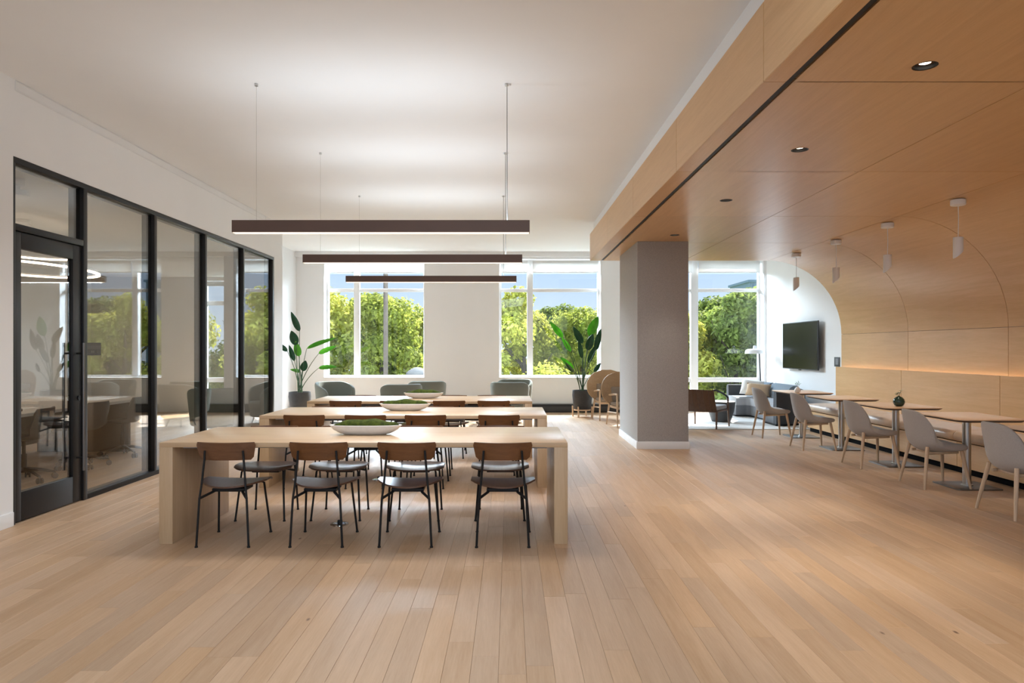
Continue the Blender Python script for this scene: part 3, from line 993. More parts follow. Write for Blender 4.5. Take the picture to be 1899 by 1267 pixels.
for k, (tx, ty) in enumerate(TYS):
    place(pt, used_t, ['oak topped cafe table farthest away, beside the sofa, with a white vase', 'oak topped cafe table second from the sofa, nothing on it', 'oak topped cafe table holding the round dark green vase',
          'oak topped cafe table just nearer than the one with the green vase', 'oak topped cafe table cut off by the right edge of the photo'][k], (tx, ty, 0), 0, 'cafe tables along the banquette')

# ---------------------------------------------------------------- cafe chairs (face +x)
def cafe_chair():
    o = thing('cafe_chair', 'x', 'chair')
    # centre line: seat front -> back top, in (x, z); half width; side lift; side pull forward
    secs = [(0.248, 0.418, 0.170, 0.00, 0.0, 0.020), (0.235, 0.425, 0.205, 0.004, 0.0, 0.05), (0.16, 0.422, 0.228, 0.010, 0.0, 0.075), (0.05, 0.410, 0.240, 0.026, 0.0, 0.085), (-0.05, 0.402, 0.244, 0.055, 0.01, 0.085),
            (-0.13, 0.408, 0.243, 0.085, 0.03, 0.080), (-0.192, 0.445, 0.240, 0.095, 0.080, 0.068), (-0.232, 0.51, 0.237, 0.075, 0.115, 0.052), (-0.256, 0.60, 0.230, 0.040, 0.120, 0.042), (-0.274, 0.68, 0.217, 0.014, 0.11, 0.036),
            (-0.289, 0.75, 0.192, 0.0, 0.09, 0.032), (-0.297, 0.79, 0.158, -0.004, 0.062, 0.028), (-0.300, 0.810, 0.100, -0.006, 0.03, 0.022)]
    rows = []
    n = 14
    for (x, z, w, lift, fwd, th) in secs:
        row = []
        for j in range(n + 1):
            u = -1 + 2*j/n
            row.append((x + fwd*u*u, u*w, z + lift*abs(u)**2.5))
        rows.append(row)
    obj('shell', sheet(BM(), rows, [c[5] for c in secs]), CHAIRF, o, angle=70, sub=1)
    bm = BM()
    for s in (-1, 1):
        tube(bm, [(-0.15, s*0.15, 0.362), (0.16, s*0.15, 0.374)], 0.014, 8)
    tube(bm, [(-0.10, -0.15, 0.362), (-0.10, 0.15, 0.362)], 0.014, 8)
    tube(bm, [(0.13, -0.15, 0.372), (0.13, 0.15, 0.372)], 0.014, 8)
    obj('under_frame', bm, ASH, o)
    for sx in (-1, 1):
        for s in (-1, 1):
            top = Vector((-0.165 if sx < 0 else 0.18, s*0.17, 0.43 if sx < 0 else 0.41)); bot = Vector((sx*0.233, s*0.245, 0.0))
            obj('leg', tube(BM(), [top, top.lerp(bot, 0.15), top.lerp(bot, 0.55), bot], [0.018, 0.0185, 0.0165, 0.0115], 12), ASH, o)
    return o
pc = cafe_chair(); used_c = []
CCH = [(4.30, 11.52, 'oatmeal shell chair farthest away, first by the sofa, at the far cafe table'), (4.39, 10.16, 'oatmeal shell chair second from the sofa'),
       (4.45, 8.66, 'oatmeal shell chair at the table with the green vase, middle of the five'), (4.48, 7.40, 'oatmeal shell chair second from the right edge of the photo'),
       (4.46, 6.105, 'oatmeal shell chair nearest the camera, cut by the right edge of the photo')]
for cx, cy, lab in CCH:
    place(pc, used_c, lab, (cx, cy, 0), random.uniform(-0.03, 0.03), 'oatmeal shell chairs along the banquette')

# vases
v = thing('green_vase', 'round dark green vase with small white flowers on a cafe table', 'vase', (4.76, 8.57, 0.7405))
obj('body', lathe(BM(), [(0.030, 0), (0.050, 0.012), (0.064, 0.04), (0.066, 0.06), (0.058, 0.09), (0.036, 0.113), (0.016, 0.121), (0.013, 0.126), (0.009, 0.122), (0.009, 0.08)], 28), GREENC, v, angle=60)
FLW = leafy('cream_petal', (0.70, 0.66, 0.46), (0.82, 0.79, 0.62), 0.3, 30, 0.7)
def flower_stem(root, pts, r=0.0016):
    s_ = obj('stem', tube(BM(), pts, r, 5), STEM, root)
    p = Vector(pts[-1])
    bm = BM()
    for k in range(7):
        a = 2*PI*k/7
        d = Vector((math.cos(a)*0.9, math.sin(a)*0.9, 0.45)).normalized()
        side = Vector((-math.sin(a), math.cos(a), 0))
        rows = [[p + d*t*0.028 + side*w_*u*1.3 + Vector((0, 0, 0.003*(1-u*u))) for u in (-1, 0, 1)] for t, w_ in ((0.1, 0.002), (0.55, 0.008), (1.0, 0.003))]
        sheet(bm, rows, 0.0012)
    obj('petals', bm, FLW, s_, angle=60)
    obj('heart', lathe(BM(), [(0.001, -0.003), (0.006, 0), (0.006, 0.004), (0.001, 0.007)], 8, p), plain('flower_heart', (0.20, 0.17, 0.07), 0.8) if 'flower_heart' not in MATS else MATS['flower_heart'], s_)
flower_stem(v, [(0, 0, 0.10), (-0.008, 0, 0.13), (-0.022, -0.004, 0.155)])
flower_stem(v, [(0, 0, 0.10), (0.004, 0.004, 0.135), (0.010, 0.006, 0.160)])
flower_stem(v, [(0, 0, 0.10), (0.008, 0, 0.14), (0.022, -0.003, 0.185)])
flower_stem(v, [(0.003, 0, 0.10), (-0.006, 0.006, 0.14), (-0.028, 0.008, 0.142)])
v = thing('white_vase', 'small white vase with a green sprig on the cafe table beside the sofa', 'vase', (4.60, 11.2, 0.7405))
obj('body', lathe(BM(), [(0.026, 0), (0.044, 0.012), (0.050, 0.035), (0.042, 0.065), (0.022, 0.085), (0.018, 0.095), (0.014, 0.09), (0.014, 0.05)], 24), CERAMIC, v, angle=60)
for k, (dx, dy, h) in enumerate(((-0.035, 0, 0.15), (0.02, 0.01, 0.175), (0.04, -0.01, 0.15), (-0.005, 0.01, 0.165))):
    s_ = obj('stem', tube(BM(), [(0, 0, 0.06), (dx*0.4, dy, 0.11), (dx, dy, h)], 0.002, 5), STEM, v)
    bm = BM()
    for q in range(4):
        c = Vector((dx*0.4, dy, 0.11)).lerp(Vector((dx, dy, h)), 0.35 + q*0.22)
        d = Vector((math.cos(q*2.2 + k), math.sin(q*2.2 + k), 0.4)).normalized()
        side = d.cross(Vector((0, 0, 1))).normalized()
        sheet(bm, [[c + d*t + side*w_*u for u in (-1, 0, 1)] for t, w_ in ((0, 0.002), (0.014, 0.007), (0.028, 0.001))], 0.001)
    obj('leaves', bm, LEAFB, s_)

# small pendants over the cafe tables
def can_pendant():
    o = thing('can_pendant_light', 'x', 'pendant light')
    zt, zb = -0.385, -0.605          # below the canopy top
    obj('canopy', lathe(BM(), [(0.070, 0.0), (0.072, -0.004), (0.072, -0.05), (0.066, -0.056), (0.004, -0.056)], 28), WPLAS, o)
    obj('cord', tube(BM(), [(0, 0, -0.05), (0.004, 0, -0.2), (0, 0, zt + 0.002)], 0.0035, 6), WPLAS, o)
    n = 24; R = 0.047
    rings = []
    for rr_, fz in ((R*0.25, 1.0), (R*0.98, 1.0), (R, 0.98)):
        rings.append([(rr_*math.cos(2*PI*k/n), rr_*math.sin(2*PI*k/n), zt - (1-fz)*0.2) for k in range(n)])
    rings.append([(R*math.cos(2*PI*k/n), R*math.sin(2*PI*k/n), zb + 0.045 + 0.95*R*math.cos(2*PI*k/n)) for k in range(n)])
    ri = R - 0.004
    rings.append([(ri*math.cos(2*PI*k/n), ri*math.sin(2*PI*k/n), zb + 0.045 + 0.95*ri*math.cos(2*PI*k/n)) for k in range(n)])
    rings.append([(ri*math.cos(2*PI*k/n), ri*math.sin(2*PI*k/n), zt - 0.05) for k in range(n)])
    obj('shade', loft(BM(), rings), WPLAS, o, angle=40)
    obj('lamp', lathe(BM(), [(0.002, zt - 0.075), (0.03, zt - 0.07), (0.034, zt - 0.055), (0.034, zt - 0.052)], 16), LAMPW, o)
    return o
pp = can_pendant(); used_p = []
xp = 4.62
zp = ZSP + math.sqrt(RC*RC - (xp + 0.06 - X0)**2) - 0.004
for k, yy in enumerate((7.22, 8.57, 9.92, 11.3)):
    place(pp, used_p, 'white slant cut cylinder pendant, %s from the camera over the banquette' % ORD[k], (xp, yy, zp), 0, 'white cylinder pendants over the cafe tables')
    light('can_pendant_beam', 'SPOT', (xp, yy, zp - 0.47), 34, (1.0, 0.88, 0.72), target=(xp + 0.6, yy, 0.8), spot_size=2.0, spot_blend=0.6, shadow_soft_size=0.03)

# ---------------------------------------------------------------- lounge by the window
# rug
bm = BM(); prism(bm, rrect(3.0, 3.1, 0.03, 3), 0.0005, 0.012, 0.003)
rug = obj('rug', bm, RUG, None, (4.1, 14.05, 0)); tag(rug, 'large pale grey rug under the sofa and wooden lounge chair', 'rug')

# curved sofa: U shaped plan open to the left
def arc(cx, cy, r, a0, a1, n):
    return [(cx + r*math.cos(a0 + (a1-a0)*k/n), cy + r*math.sin(a0 + (a1-a0)*k/n)) for k in range(n+1)]
def upath(off):
    r = 0.75 - off
    return [(4.78, 15.45 - off)] + arc(4.97, 14.70, r, PI/2, 0, 10) + arc(4.97, 13.70, r, 0, -PI/2, 10) + [(4.93, 12.95 + off)]
sofa = thing('curved_sofa', 'charcoal curved sofa with light grey seat in the corner under the television', 'sofa', (5.3, 14.2, 0.012))
def SL(p, z): return (p[0] - 5.3, p[1] - 14.2, z)
def usweep(prof, i0=None, i1=None):
    """prof: (offset from the outer line, z) ; swept along the U"""
    rings = []
    cache = {}
    for off, z in prof:
        if off not in cache: cache[off] = upath(off)
    m = len(upath(0))
    for k in range(i0 or 0, (i1 if i1 is not None else m)):
        rings.append([SL(cache[off][k], z) for off, z in prof])
    return loft(BM(), rings)
obj('back_shell', usweep([(0.0, 0.03), (0.0, 0.58), (0.02, 0.635), (0.06, 0.655), (0.11, 0.65), (0.14, 0.62), (0.15, 0.56), (0.15, 0.03)]), DARKF, sofa, angle=50)
for a, b in ((0, 7), (6, 12), (11, 17), (16, 24)):
    obj('seat_cushion', usweep([(0.155, 0.24), (0.155, 0.42), (0.40, 0.425), (0.62, 0.41), (0.66, 0.38), (0.665, 0.24)], a, min(b, 24)), SEATF, sofa, angle=50)
obj('seat_base', usweep([(0.152, 0.035), (0.152, 0.236), (0.655, 0.236), (0.655, 0.035)]), fabric('mid_grey_wool', (0.17, 0.18, 0.20), 300, 0.15), sofa, angle=50)
for a, b in ((6, 11), (11, 14), (14, 18)):
    obj('back_cushion', usweep([(0.16, 0.43), (0.15, 0.60), (0.11, 0.67), (0.15, 0.72), (0.22, 0.70), (0.29, 0.60), (0.33, 0.43)], a, b), BLUEF, sofa, angle=60)
obj('plinth', usweep([(0.05, 0.0), (0.05, 0.034), (0.60, 0.034), (0.60, 0.0)]), BLACK, sofa)

def pillow(label, mat, loc, rot, w=0.44, h=0.30, t=0.15):
    n = 10
    A, B = [], []
    bm = BM()
    g = {}
    for i in range(n+1):
        for j in range(n+1):
            u, v_ = -1 + 2*i/n, -1 + 2*j/n
            e_ = (1 - u**4)*(1 - v_**4)
            pin = 1 - 0.07*(1 - abs(u)**2)*(abs(v_)**6) - 0.07*(1-abs(v_)**2)*(abs(u)**6)
            for s_ in (0, 1):
                if s_ == 1 and (i in (0, n) or j in (0, n)):
                    g[i, j, 1] = g[i, j, 0]; continue
                g[i, j, s_] = bm.verts.new((u*w/2*pin, (1 if s_ else -1)*t/2*e_**0.6, v_*h/2*pin))
    for i in range(n):
        for j in range(n):
            for s_ in (0, 1):
                bm.faces.new((g[i,j,s_], g[i+1,j,s_], g[i+1,j+1,s_], g[i,j+1,s_]))
    o = obj('throw_pillow', bm, mat, None, loc, angle=80)
    o.rotation_euler = rot
    return tag(o, label, 'pillow', 'throw pillows on the sofa')
pillow('white throw pillow leaning on the curved sofa', WHITEF, (5.16, 14.93, 0.62), (-0.45, 0.12, -0.45), 0.46, 0.36)
pillow('beige lumbar pillow on the curved sofa in front of the white pillow', BEIGEF, (5.20, 14.66, 0.585), (-0.5, 0.06, -0.55), 0.50, 0.29)

# drum table
o = thing('drum_side_table', 'dark grey tapered drum side table between lounge chair and sofa', 'side table', (4.17, 13.82, 0.012))
obj('drum', lathe(BM(), [(0.15, 0), (0.185, 0.01), (0.245, 0.20), (0.272, 0.385), (0.265, 0.392), (0.20, 0.392)], 32), plain('drum_graphite', (0.05, 0.051, 0.054), 0.6), o, angle=40)
obj('top', lathe(BM(), [(0.262, 0.3922), (0.262, 0.40), (0.255, 0.404), (0.001, 0.404)], 32), plain('drum_top', (0.55, 0.56, 0.57), 0.35), o)

# floor lamp behind the sofa
def floor_lamp(label, loc, lean=(-0.16, -0.06)):
    o = thing('floor_lamp', label, 'floor lamp', loc)
    obj('base', lathe(BM(), [(0.14, 0), (0.14, 0.012), (0.02, 0.016)], 24), BLACK, o)
    tx, ty = lean
    obj('pole', tube(BM(), [(0, 0, 0.012), (tx*0.9, ty*0.9, 1.30), (tx, ty, 1.40)], 0.015, 8), DGREY, o)
    c = (tx - 0.10, ty, 0)
    s_ = obj('shade', lathe(BM(), [(0.210, 1.335), (0.204, 1.385), (0.190, 1.415), (0.14, 1.437), (0.04, 1.447), (0.035, 1.443), (0.13, 1.431), (0.182, 1.408), (0.196, 1.38), (0.203, 1.335)], 32, c, cap=False), WPLAS, o, angle=40)
    obj('cap', lathe(BM(), [(0.036, 1.443), (0.030, 1.50), (0.020, 1.515), (0.001, 1.517)], 16, c), WPLAS, s_)
    obj('diffuser', lathe(BM(), [(0.001, 1.346), (0.198, 1.346), (0.197, 1.351), (0.001, 1.351)], 32, c), TRIM, s_)
    obj('arm', tube(BM(), [(tx, ty, 1.40), (tx - 0.06, ty, 1.43), c[:2] + (1.45,)], 0.009, 6), DGREY, o)
    return o
floor_lamp('white domed floor lamp with a dark leaning pole behind the sofa', (5.64, 15.66, 0.0), (-0.10, -0.10))

# television on the side wall
tv = thing('television', 'large black flat television on the white side wall', 'television', (XR, 13.91, 1.51))
obj('bezel', box(BM(), (-0.115, -0.835, -0.475), (-0.085, 0.835, 0.465), 0.003), DGREY, tv)
obj('screen', box(BM(), (-0.1175, -0.822, -0.458), (-0.1152, 0.822, 0.452)), SCREEN, tv)
obj('sensor_bar', box(BM(), (-0.110, -0.05, -0.492), (-0.09, 0.05, -0.4755), 0.003), DGREY, tv)
obj('wall_bracket', box(BM(), (-0.085, -0.25, -0.2), (0.0, 0.25, 0.2), 0.003), BLACK, tv)

# control panel
cp = thing('wall_control', 'small grey wall control panel beside the end of the oak vault', 'switch', (XR, 12.53, 1.21))
obj('back_plate', box(BM(), (-0.012, -0.10, -0.085), (0, 0.10, 0.085), 0.003), DGREY, cp)
obj('display', box(BM(), (-0.0145, -0.055, -0.05), (-0.012, 0.045, 0.06), 0.001, 1), MGREY, cp)

# wooden lounge chair with its back to the room (local: faces +y)
wl = thing('wooden_lounge_chair', 'low dark walnut lounge chair seen from behind, next to the column', 'chair', (3.60, 12.89, 0.012), -0.63)
w2, d2 = 0.325, 0.335
nb = 6
for k in range(nb):
    a0 = -w2 + 0.01 + (2*w2 - 0.02)*k/nb; a1 = -w2 + 0.01 + (2*w2 - 0.02)*(k+1)/nb - 0.004
    bm = BM()
    loft(bm, [[(a0, -d2 + 0.07, 0.30), (a1, -d2 + 0.07, 0.30), (a1, -d2 + 0.085, 0.30), (a0, -d2 + 0.085, 0.30)],
              [(a0, -d2 - 0.03, 0.50), (a1, -d2 - 0.03, 0.50), (a1, -d2 - 0.015, 0.50), (a0, -d2 - 0.015, 0.50)],
              [(a0, -d2 - 0.10, 0.70), (a1, -d2 - 0.10, 0.70), (a1, -d2 - 0.085, 0.70), (a0, -d2 - 0.085, 0.70)]])
    obj('back_board', bm, WALNUT_L, wl)
obj('seat_board', box(BM(), (-w2 + 0.01, -d2 + 0.09, 0.29), (w2 - 0.01, d2 - 0.02, 0.315), 0.004), WALNUT_L, wl)
obj('seat_cushion', box(BM(), (-w2 + 0.03, -d2 + 0.09, 0.316), (w2 - 0.03, d2 - 0.01, 0.40), 0.03, 3), SEATF, wl)
for s_ in (-1, 1):
    obj('rear_leg', tube(BM(), [(s_*w2, -d2, 0.0), (s_*(w2-0.01), -d2 + 0.04, 0.30)], [0.014, 0.022], 10), WALNUT_L, wl)
    obj('front_leg', tube(BM(), [(s_*w2, d2, 0.0), (s_*(w2-0.005), d2 - 0.03, 0.30), (s_*w2, d2 - 0.06, 0.53)], [0.014, 0.020, 0.016], 10), WALNUT_L, wl)
    obj('arm_rest', tube(BM(), [(s_*w2, d2 - 0.06, 0.53), (s_*w2, d2 - 0.16, 0.575), (s_*w2, -0.02, 0.63), (s_*(w2-0.01), -d2 + 0.02, 0.695), (s_*(w2-0.04), -d2 - 0.08, 0.69)], [0.016, 0.018, 0.018, 0.018, 0.016], 10), BLACK, wl)

# oval back chairs (face -y)
def oval_chair():
    o = thing('oval_back_chair', 'x', 'chair')
    rows = []
    n = 18
    for i in range(13):
        v_ = -1 + 2*i/12
        vv = v_*0.985
        wid = 0.47*math.sqrt(max(0.0, 1 - abs(vv)**2.3))
        row = []
        for j in range(n+1):
            u = -1 + 2*j/n
            row.append((u*wid, 0.34 - 0.42*(u*wid)**2*2.0 + 0.05*v_, 0.67 + 0.335*vv))
        rows.append(row)
    obj('back_shell', sheet(BM(), rows, 0.014), RATTAN, o, angle=60)
    obj('back_pad', box(BM(), (-0.24, 0.255, 0.43), (0.24, 0.31, 0.72), 0.025, 3), fabric('taupe_pad', (0.30, 0.25, 0.20)) if 'taupe_pad' not in MATS else MATS['taupe_pad'], o)
    obj('seat', box(BM(), (-0.27, -0.27, 0.375), (0.27, 0.26, 0.435), 0.025, 3), MATS['taupe_pad'], o)
    obj('seat_rail', box(BM(), (-0.28, -0.275, 0.33), (0.28, 0.27, 0.374), 0.006), ASH, o)
    for s_ in (-1, 1):
        obj('front_leg', tube(BM(), [(s_*0.315, -0.34, 0), (s_*0.30, -0.28, 0.36), (s_*0.295, -0.25, 0.60)], [0.013, 0.018, 0.016], 10), ASH, o)
        obj('rear_leg', tube(BM(), [(s_*0.315, 0.34, 0), (s_*0.29, 0.26, 0.36), (s_*0.29, 0.24, 0.45)], [0.013, 0.018, 0.016], 10), ASH, o)
        obj('arm_rest', tube(BM(), [(s_*0.295, -0.27, 0.605), (s_*0.30, -0.1, 0.60), (s_*0.31, 0.18, 0.57)], [0.018, 0.02, 0.016], 10), ASH, o)
        obj('side_rail', tube(BM(), [(s_*0.305, -0.30, 0.27), (s_*0.30, 0.28, 0.24)], 0.014, 8), ASH, o)
    return o
po = oval_chair(); used_o = []
place(po, used_o, 'bent oak oval back chair beside the right hand potted plant', (2.08, 14.36, 0), 0.10, 'oval back chairs behind the column')
place(po, used_o, 'bent oak oval back chair mostly hidden behind the column', (2.22, 13.14, 0), 0.16, 'oval back chairs behind the column')

# sage lounge chairs (local: face +y, back at -y)
def lounge_chair():
    o = thing('lounge_chair', 'x', 'chair')
    # wrap round shell: plan arc from one arm to the other round the back
    rows = []
    n = 26
    for i in range(8):
        t = i/7
        row = []
        for j in range(n+1):
            u = -1 + 2*j/n
            ang = -PI/2 + u*math.radians(128)
            top = 0.80 - 0.15*max(0, abs(u) - 0.42)**1.2/0.58**1.2
            if abs(u) > 0.9: top -= 0.10*((abs(u) - 0.9)/0.1)**2
            z = 0.16 + (top - 0.16)*t
            flare = 0.86 + 0.16*t
            row.append((0.36*flare*math.cos(ang), 0.345*flare*math.sin(ang) + 0.02, z))
        rows.append(row)
    obj('back_shell', sheet(BM(), rows, 0.065), SAGE, o, angle=70, sub=1)
    obj('seat_cushion', lathe(BM(), [(0.02, 0.27), (0.25, 0.27), (0.285, 0.30), (0.29, 0.38), (0.26, 0.425), (0.02, 0.44)], 28, (0, 0.03, 0)), SAGE, o, angle=60)
    obj('seat_base', lathe(BM(), [(0.24, 0.13), (0.27, 0.16), (0.27, 0.27), (0.24, 0.27)], 28, (0, 0.03, 0)), SAGE, o)
    for k in range(4):
        a = PI/4 + k*PI/2
        obj('leg', tube(BM(), [(0.19*math.cos(a), 0.03 + 0.19*math.sin(a), 0.15), (0.25*math.cos(a), 0.03 + 0.25*math.sin(a), 0.0)], [0.014, 0.010], 8), BLACK, o)
    return o
plc = lounge_chair(); used_l = []
for x_, y_, rz, lab in ((-3.42, 13.7, -2.3, 'sage wool tub chair between the left plant and the left window'),
                        (-2.02, 13.1, 0.35, 'sage wool tub chair under the left window, left of the pair'),
                        (-1.68, 14.28, 0.15, 'sage wool tub chair under the left window, right of the pair'),
                        (0.0, 13.9, -0.2, 'sage wool tub chair under the middle window, left of the right plant'),
                        (0.1, 14.75, 2.9, 'sage wool tub chair close to the wall behind another under the middle window'),
                        (-4.98, 11.75, 0.35, 'sage wool tub chair inside the meeting room behind the glass partition')):
    place(plc, used_l, lab, (x_, y_, 0), rz, 'sage wool tub chairs')

# ---------------------------------------------------------------- potted plants
def plant(label, x_, y_, potz, r, leaves, seed, legs):
    k_ = y_ / FPX
    o = thing('potted_plant', label, 'plant', (x_, y_, 0))
    rr = random.Random(seed)
    h = 0.40
    pot = obj('pot', lathe(BM(), [(r*0.80, potz), (r*0.86, potz + 0.02), (r*1.0, potz + h*0.75), (r*0.97, potz + h), (r*0.90, potz + h), (r*0.90, potz + h - 0.05)], 32), POT, o, angle=40)
    obj('soil', lathe(BM(), [(0.001, potz + h - 0.052), (r*0.90, potz + h - 0.05), (r*0.5, potz + h - 0.02), (0.001, potz + h - 0.012)], 24), SOIL, o)
    st = obj('stand', lathe(BM(), [(r*0.5, potz - 0.03), (r*0.83, potz - 0.03), (r*0.83, potz - 0.002), (r*0.5, potz - 0.002)], 28), ASH, o)
    for q in range(4):
        a = PI/4 + 0.3 + q*PI/2
        obj('stand_leg', tube(BM(), [(r*1.0*math.cos(a), r*1.0*math.sin(a), 0), (r*1.03*math.cos(a), r*1.03*math.sin(a), potz + 0.06)], 0.017, 10), ASH, st)
    zt = potz + h - 0.02
    for n_, (bx, by, tx, ty, wd, mat) in enumerate(leaves):
        dy0 = rr.uniform(-0.16, 0.16)
        B = Vector(((bx - 945)*k_ - x_, dy0, CAM_H - (by - 647)*k_))
        T = Vector(((tx - 945)*k_ - x_, dy0 + rr.uniform(-0.12, 0.10), CAM_H - (ty - 647)*k_))
        S = Vector((rr.uniform(-0.05, 0.05), rr.uniform(-0.05, 0.05), zt - 0.01))
        mid = S.lerp(B, 0.55) + Vector(((S.x - B.x)*0.22, 0, 0.04))
        pts = []
        for q in range(9):
            t = q/8
            pts.append(S*(1-t)**2 + mid*2*t*(1-t) + B*t*t)
        obj('stem', tube(BM(), pts, [0.011*(1-0.55*q/8) for q in range(9)], 6), STEM, o)
        ax = T - B; L = ax.length
        d = ax.normalized()
        view = Vector((rr.uniform(-0.4, 0.4), -1, rr.uniform(-0.1, 0.5))).normalized()
        side = d.cross(view).normalized()
        nrm = side.cross(d).normalized()
        rows = []
        m = 12
        for i in range(m+1):
            t = i/m
            ww = 0.86 * wd * (math.sin(PI*min(1, t**0.72))**0.75 if 0 < t < 1 else 0.02)
            sag = -0.10*L*math.sin(PI*t*0.5)*t
            c = B + d*(L*t) + nrm*(sag) + Vector((0, 0, -0.05*L*t*t))
            rows.append([c + side*ww*u + nrm*(abs(u)*ww*0.35) for u in (-1, -0.66, -0.33, 0, 0.33, 0.66, 1)])
        lf = obj('leaf', sheet(BM(), rows, 0.0025), mat, o, angle=60)
        obj('midrib', tube(BM(), [rows[i][3] - nrm*0.001 for i in range(m+1)], [0.006*(1 - 0.8*i/m) for i in range(m+1)], 5), STEM if mat is LEAFD else LEAFB, lf)
    return o
D, L_ = LEAFD, LEAFB
plant('tall potted bird of paradise plant in the left corner by the partition end', -4.31, 14.4, 0.16, 0.225, [
    (558, 615, 541, 576, 0.075, D), (553, 641, 543, 611, 0.10, D), (543, 670, 533, 638, 0.06, D), (533, 652, 510, 634, 0.06, D), (556, 661, 553, 632, 0.085, L_),
    (567, 647, 619, 621, 0.06, L_), (588, 656, 622, 640, 0.06, L_), (590, 683, 624, 678, 0.055, L_), (561, 689, 564, 667, 0.085, D), (556, 690, 539, 684, 0.045, L_)], 3, True)
plant('tall potted bird of paradise plant in front of the middle window', 1.545, 14.9, 0.165, 0.215, [
    (1044, 626, 1019, 595, 0.075, L_), (1060, 652, 1041, 624, 0.06, L_), (1081, 637, 1063, 604, 0.085, D), (1093, 624, 1110, 583, 0.115, L_), (1088, 650, 1098, 618, 0.095, D),
    (1104, 650, 1112, 608, 0.075, D), (1092, 674, 1107, 634, 0.07, D), (1064, 686, 1041, 661, 0.07, L_), (1063, 690, 1047, 672, 0.05, D), (1101, 690, 1116, 672, 0.055, D),
    (1080, 665, 1072, 628, 0.06, D)], 9, True)

# ---------------------------------------------------------------- meeting room furniture
mt = thing('meeting_table', 'pale topped meeting table with dark panel ends behind the glass', 'table', (-6.0, 8.65, 0))
obj('table_top', prism(BM(), rrect(1.5, 3.1, 0.05), 0.705, 0.74, 0.003), plain('pale_laminate', (0.62, 0.58, 0.54), 0.3), mt)
for y_ in (-1.15, 1.2):
    obj('end_panel', box(BM(), (-0.62, y_ - 0.03, 0), (0.66, y_ + 0.03, 0.7045), 0.003), SLATE, mt)
obj('modesty_panel', box(BM(), (-0.02, -1.12, 0.25), (0.02, 1.17, 0.7045)), SLATE, mt)
bk = obj('notebook', box(BM(), (-0.1, -0.14, 0), (0.1, 0.14, 0.03), 0.003), plain('brown_cover', (0.10, 0.05, 0.03), 0.6), None, (-5.55, 7.75, 0.7405), 0.3)
tag(bk, 'brown notebook lying on the meeting table', 'book')

def office_chair(mat):
    o = thing('office_chair', 'x', 'chair')
    rows = []
    for (y_, z_, w_, lift) in ((0.24, 0.455, 0.20, 0.0), (0.20, 0.475, 0.225, 0.0), (0.0, 0.465, 0.24, 0.02), (-0.16, 0.47, 0.235, 0.06), (-0.215, 0.52, 0.23, 0.07), (-0.24, 0.62, 0.225, 0.04), (-0.262, 0.74, 0.215, 0.01), (-0.275, 0.80, 0.18, 0.0)):
        rows.append([(u*w_, y_ + 0.06*u*u*(1 if z_ > 0.5 else 0), z_ + lift*abs(u)**2.5) for u in [-1 + 2*j/10 for j in range(11)]])
    obj('shell', sheet(BM(), rows, 0.025), mat, o, angle=70)
    obj('column', lathe(BM(), [(0.028, 0.10), (0.028, 0.30), (0.018, 0.30), (0.018, 0.44), (0.09, 0.445), (0.09, 0.452)], 16), BLACK, o)
    for k in range(5):
        a = 2*PI*k/5 + 0.3
        c, s_ = math.cos(a), math.sin(a)
        arm = obj('base_arm', tube(BM(), [(0.02*c, 0.02*s_, 0.14), (0.15*c, 0.15*s_, 0.115), (0.29*c, 0.29*s_, 0.075)], [0.02, 0.016, 0.012], 8), BLACK, o)
        bm = BM()
        px, py = 0.29*c, 0.29*s_
        for q in (-1, 1):
            tube(bm, [(px - s_*0.012*q, py + c*0.012*q, 0.031), (px - s_*0.026*q, py + c*0.026*q, 0.031)], 0.031, 14)
        tube(bm, [(px, py, 0.03), (px, py, 0.08)], 0.008, 6)
        tube(bm, [(px - s_*0.012, py + c*0.012, 0.031), (px + s_*0.012, py - c*0.012, 0.031)], 0.007, 6)
        obj('caster', bm, BLACK, arm)
    return o
pof = office_chair(plain('graphite_shell', (0.06, 0.062, 0.066), 0.6)); used_f = []
for x_, y_, rz, lab in ((-5.28, 7.62, 1.75, 'graphite swivel chair nearest the meeting room door behind the glass'), (-5.22, 8.55, 1.5, 'graphite swivel chair in the middle of the near side of the meeting table'),
                        (-5.20, 9.42, 1.65, 'graphite swivel chair near the dark panel end of the meeting table'), (-6.85, 8.1, -1.6, 'graphite swivel chair across the meeting table, nearer the door'),
                        (-6.85, 9.2, -1.5, 'graphite swivel chair across the meeting table, farther from the door')):
    place(pof, used_f, lab, (x_, y_, 0), rz, 'graphite swivel chairs at the meeting table')

rl = thing('ring_pendant_light', 'glowing double ring pendant light above the meeting table', 'pendant light', (-6.2, 8.9, 2.45))
def oval_ring(rx, ry, z, r, w):
    bm = BM(); n = 48
    secs = []
    for k in range(n + 1):
        a = 2*PI*k/n
        c, s_ = math.cos(a), math.sin(a)
        secs.append([((rx + dx)*c, (ry + dx)*s_, z + dz) for dx, dz in ((-w/2, 0), (w/2, 0), (w/2, r), (-w/2, r))])
    return loft(bm, secs, True, False)
for rx, ry, z in ((0.72, 1.15, 0.0), (0.50, 0.85, 0.22)):
    t = obj('ring_housing', oval_ring(rx, ry, z + 0.021, 0.02, 0.045), WPLAS, rl)
    obj('ring_diffuser', oval_ring(rx, ry, z, 0.02, 0.045), RINGW, t)
    for q in (0.6, 2.5, 4.4):
        obj('wire', tube(BM(), [(rx*math.cos(q), ry*math.sin(q), z + 0.04), (0.06*math.cos(q), 0.06*math.sin(q), 0.60)], 0.0012, 4), STEEL, rl)
obj('canopy', lathe(BM(), [(0.10, 0.59), (0.10, 0.628)], 24), WPLAS, rl)
sd = thing('ceiling_sensor', 'white stepped disc fixture on the meeting room ceiling above the door', 'ceiling fixture', (-4.75, 6.75, 3.08))
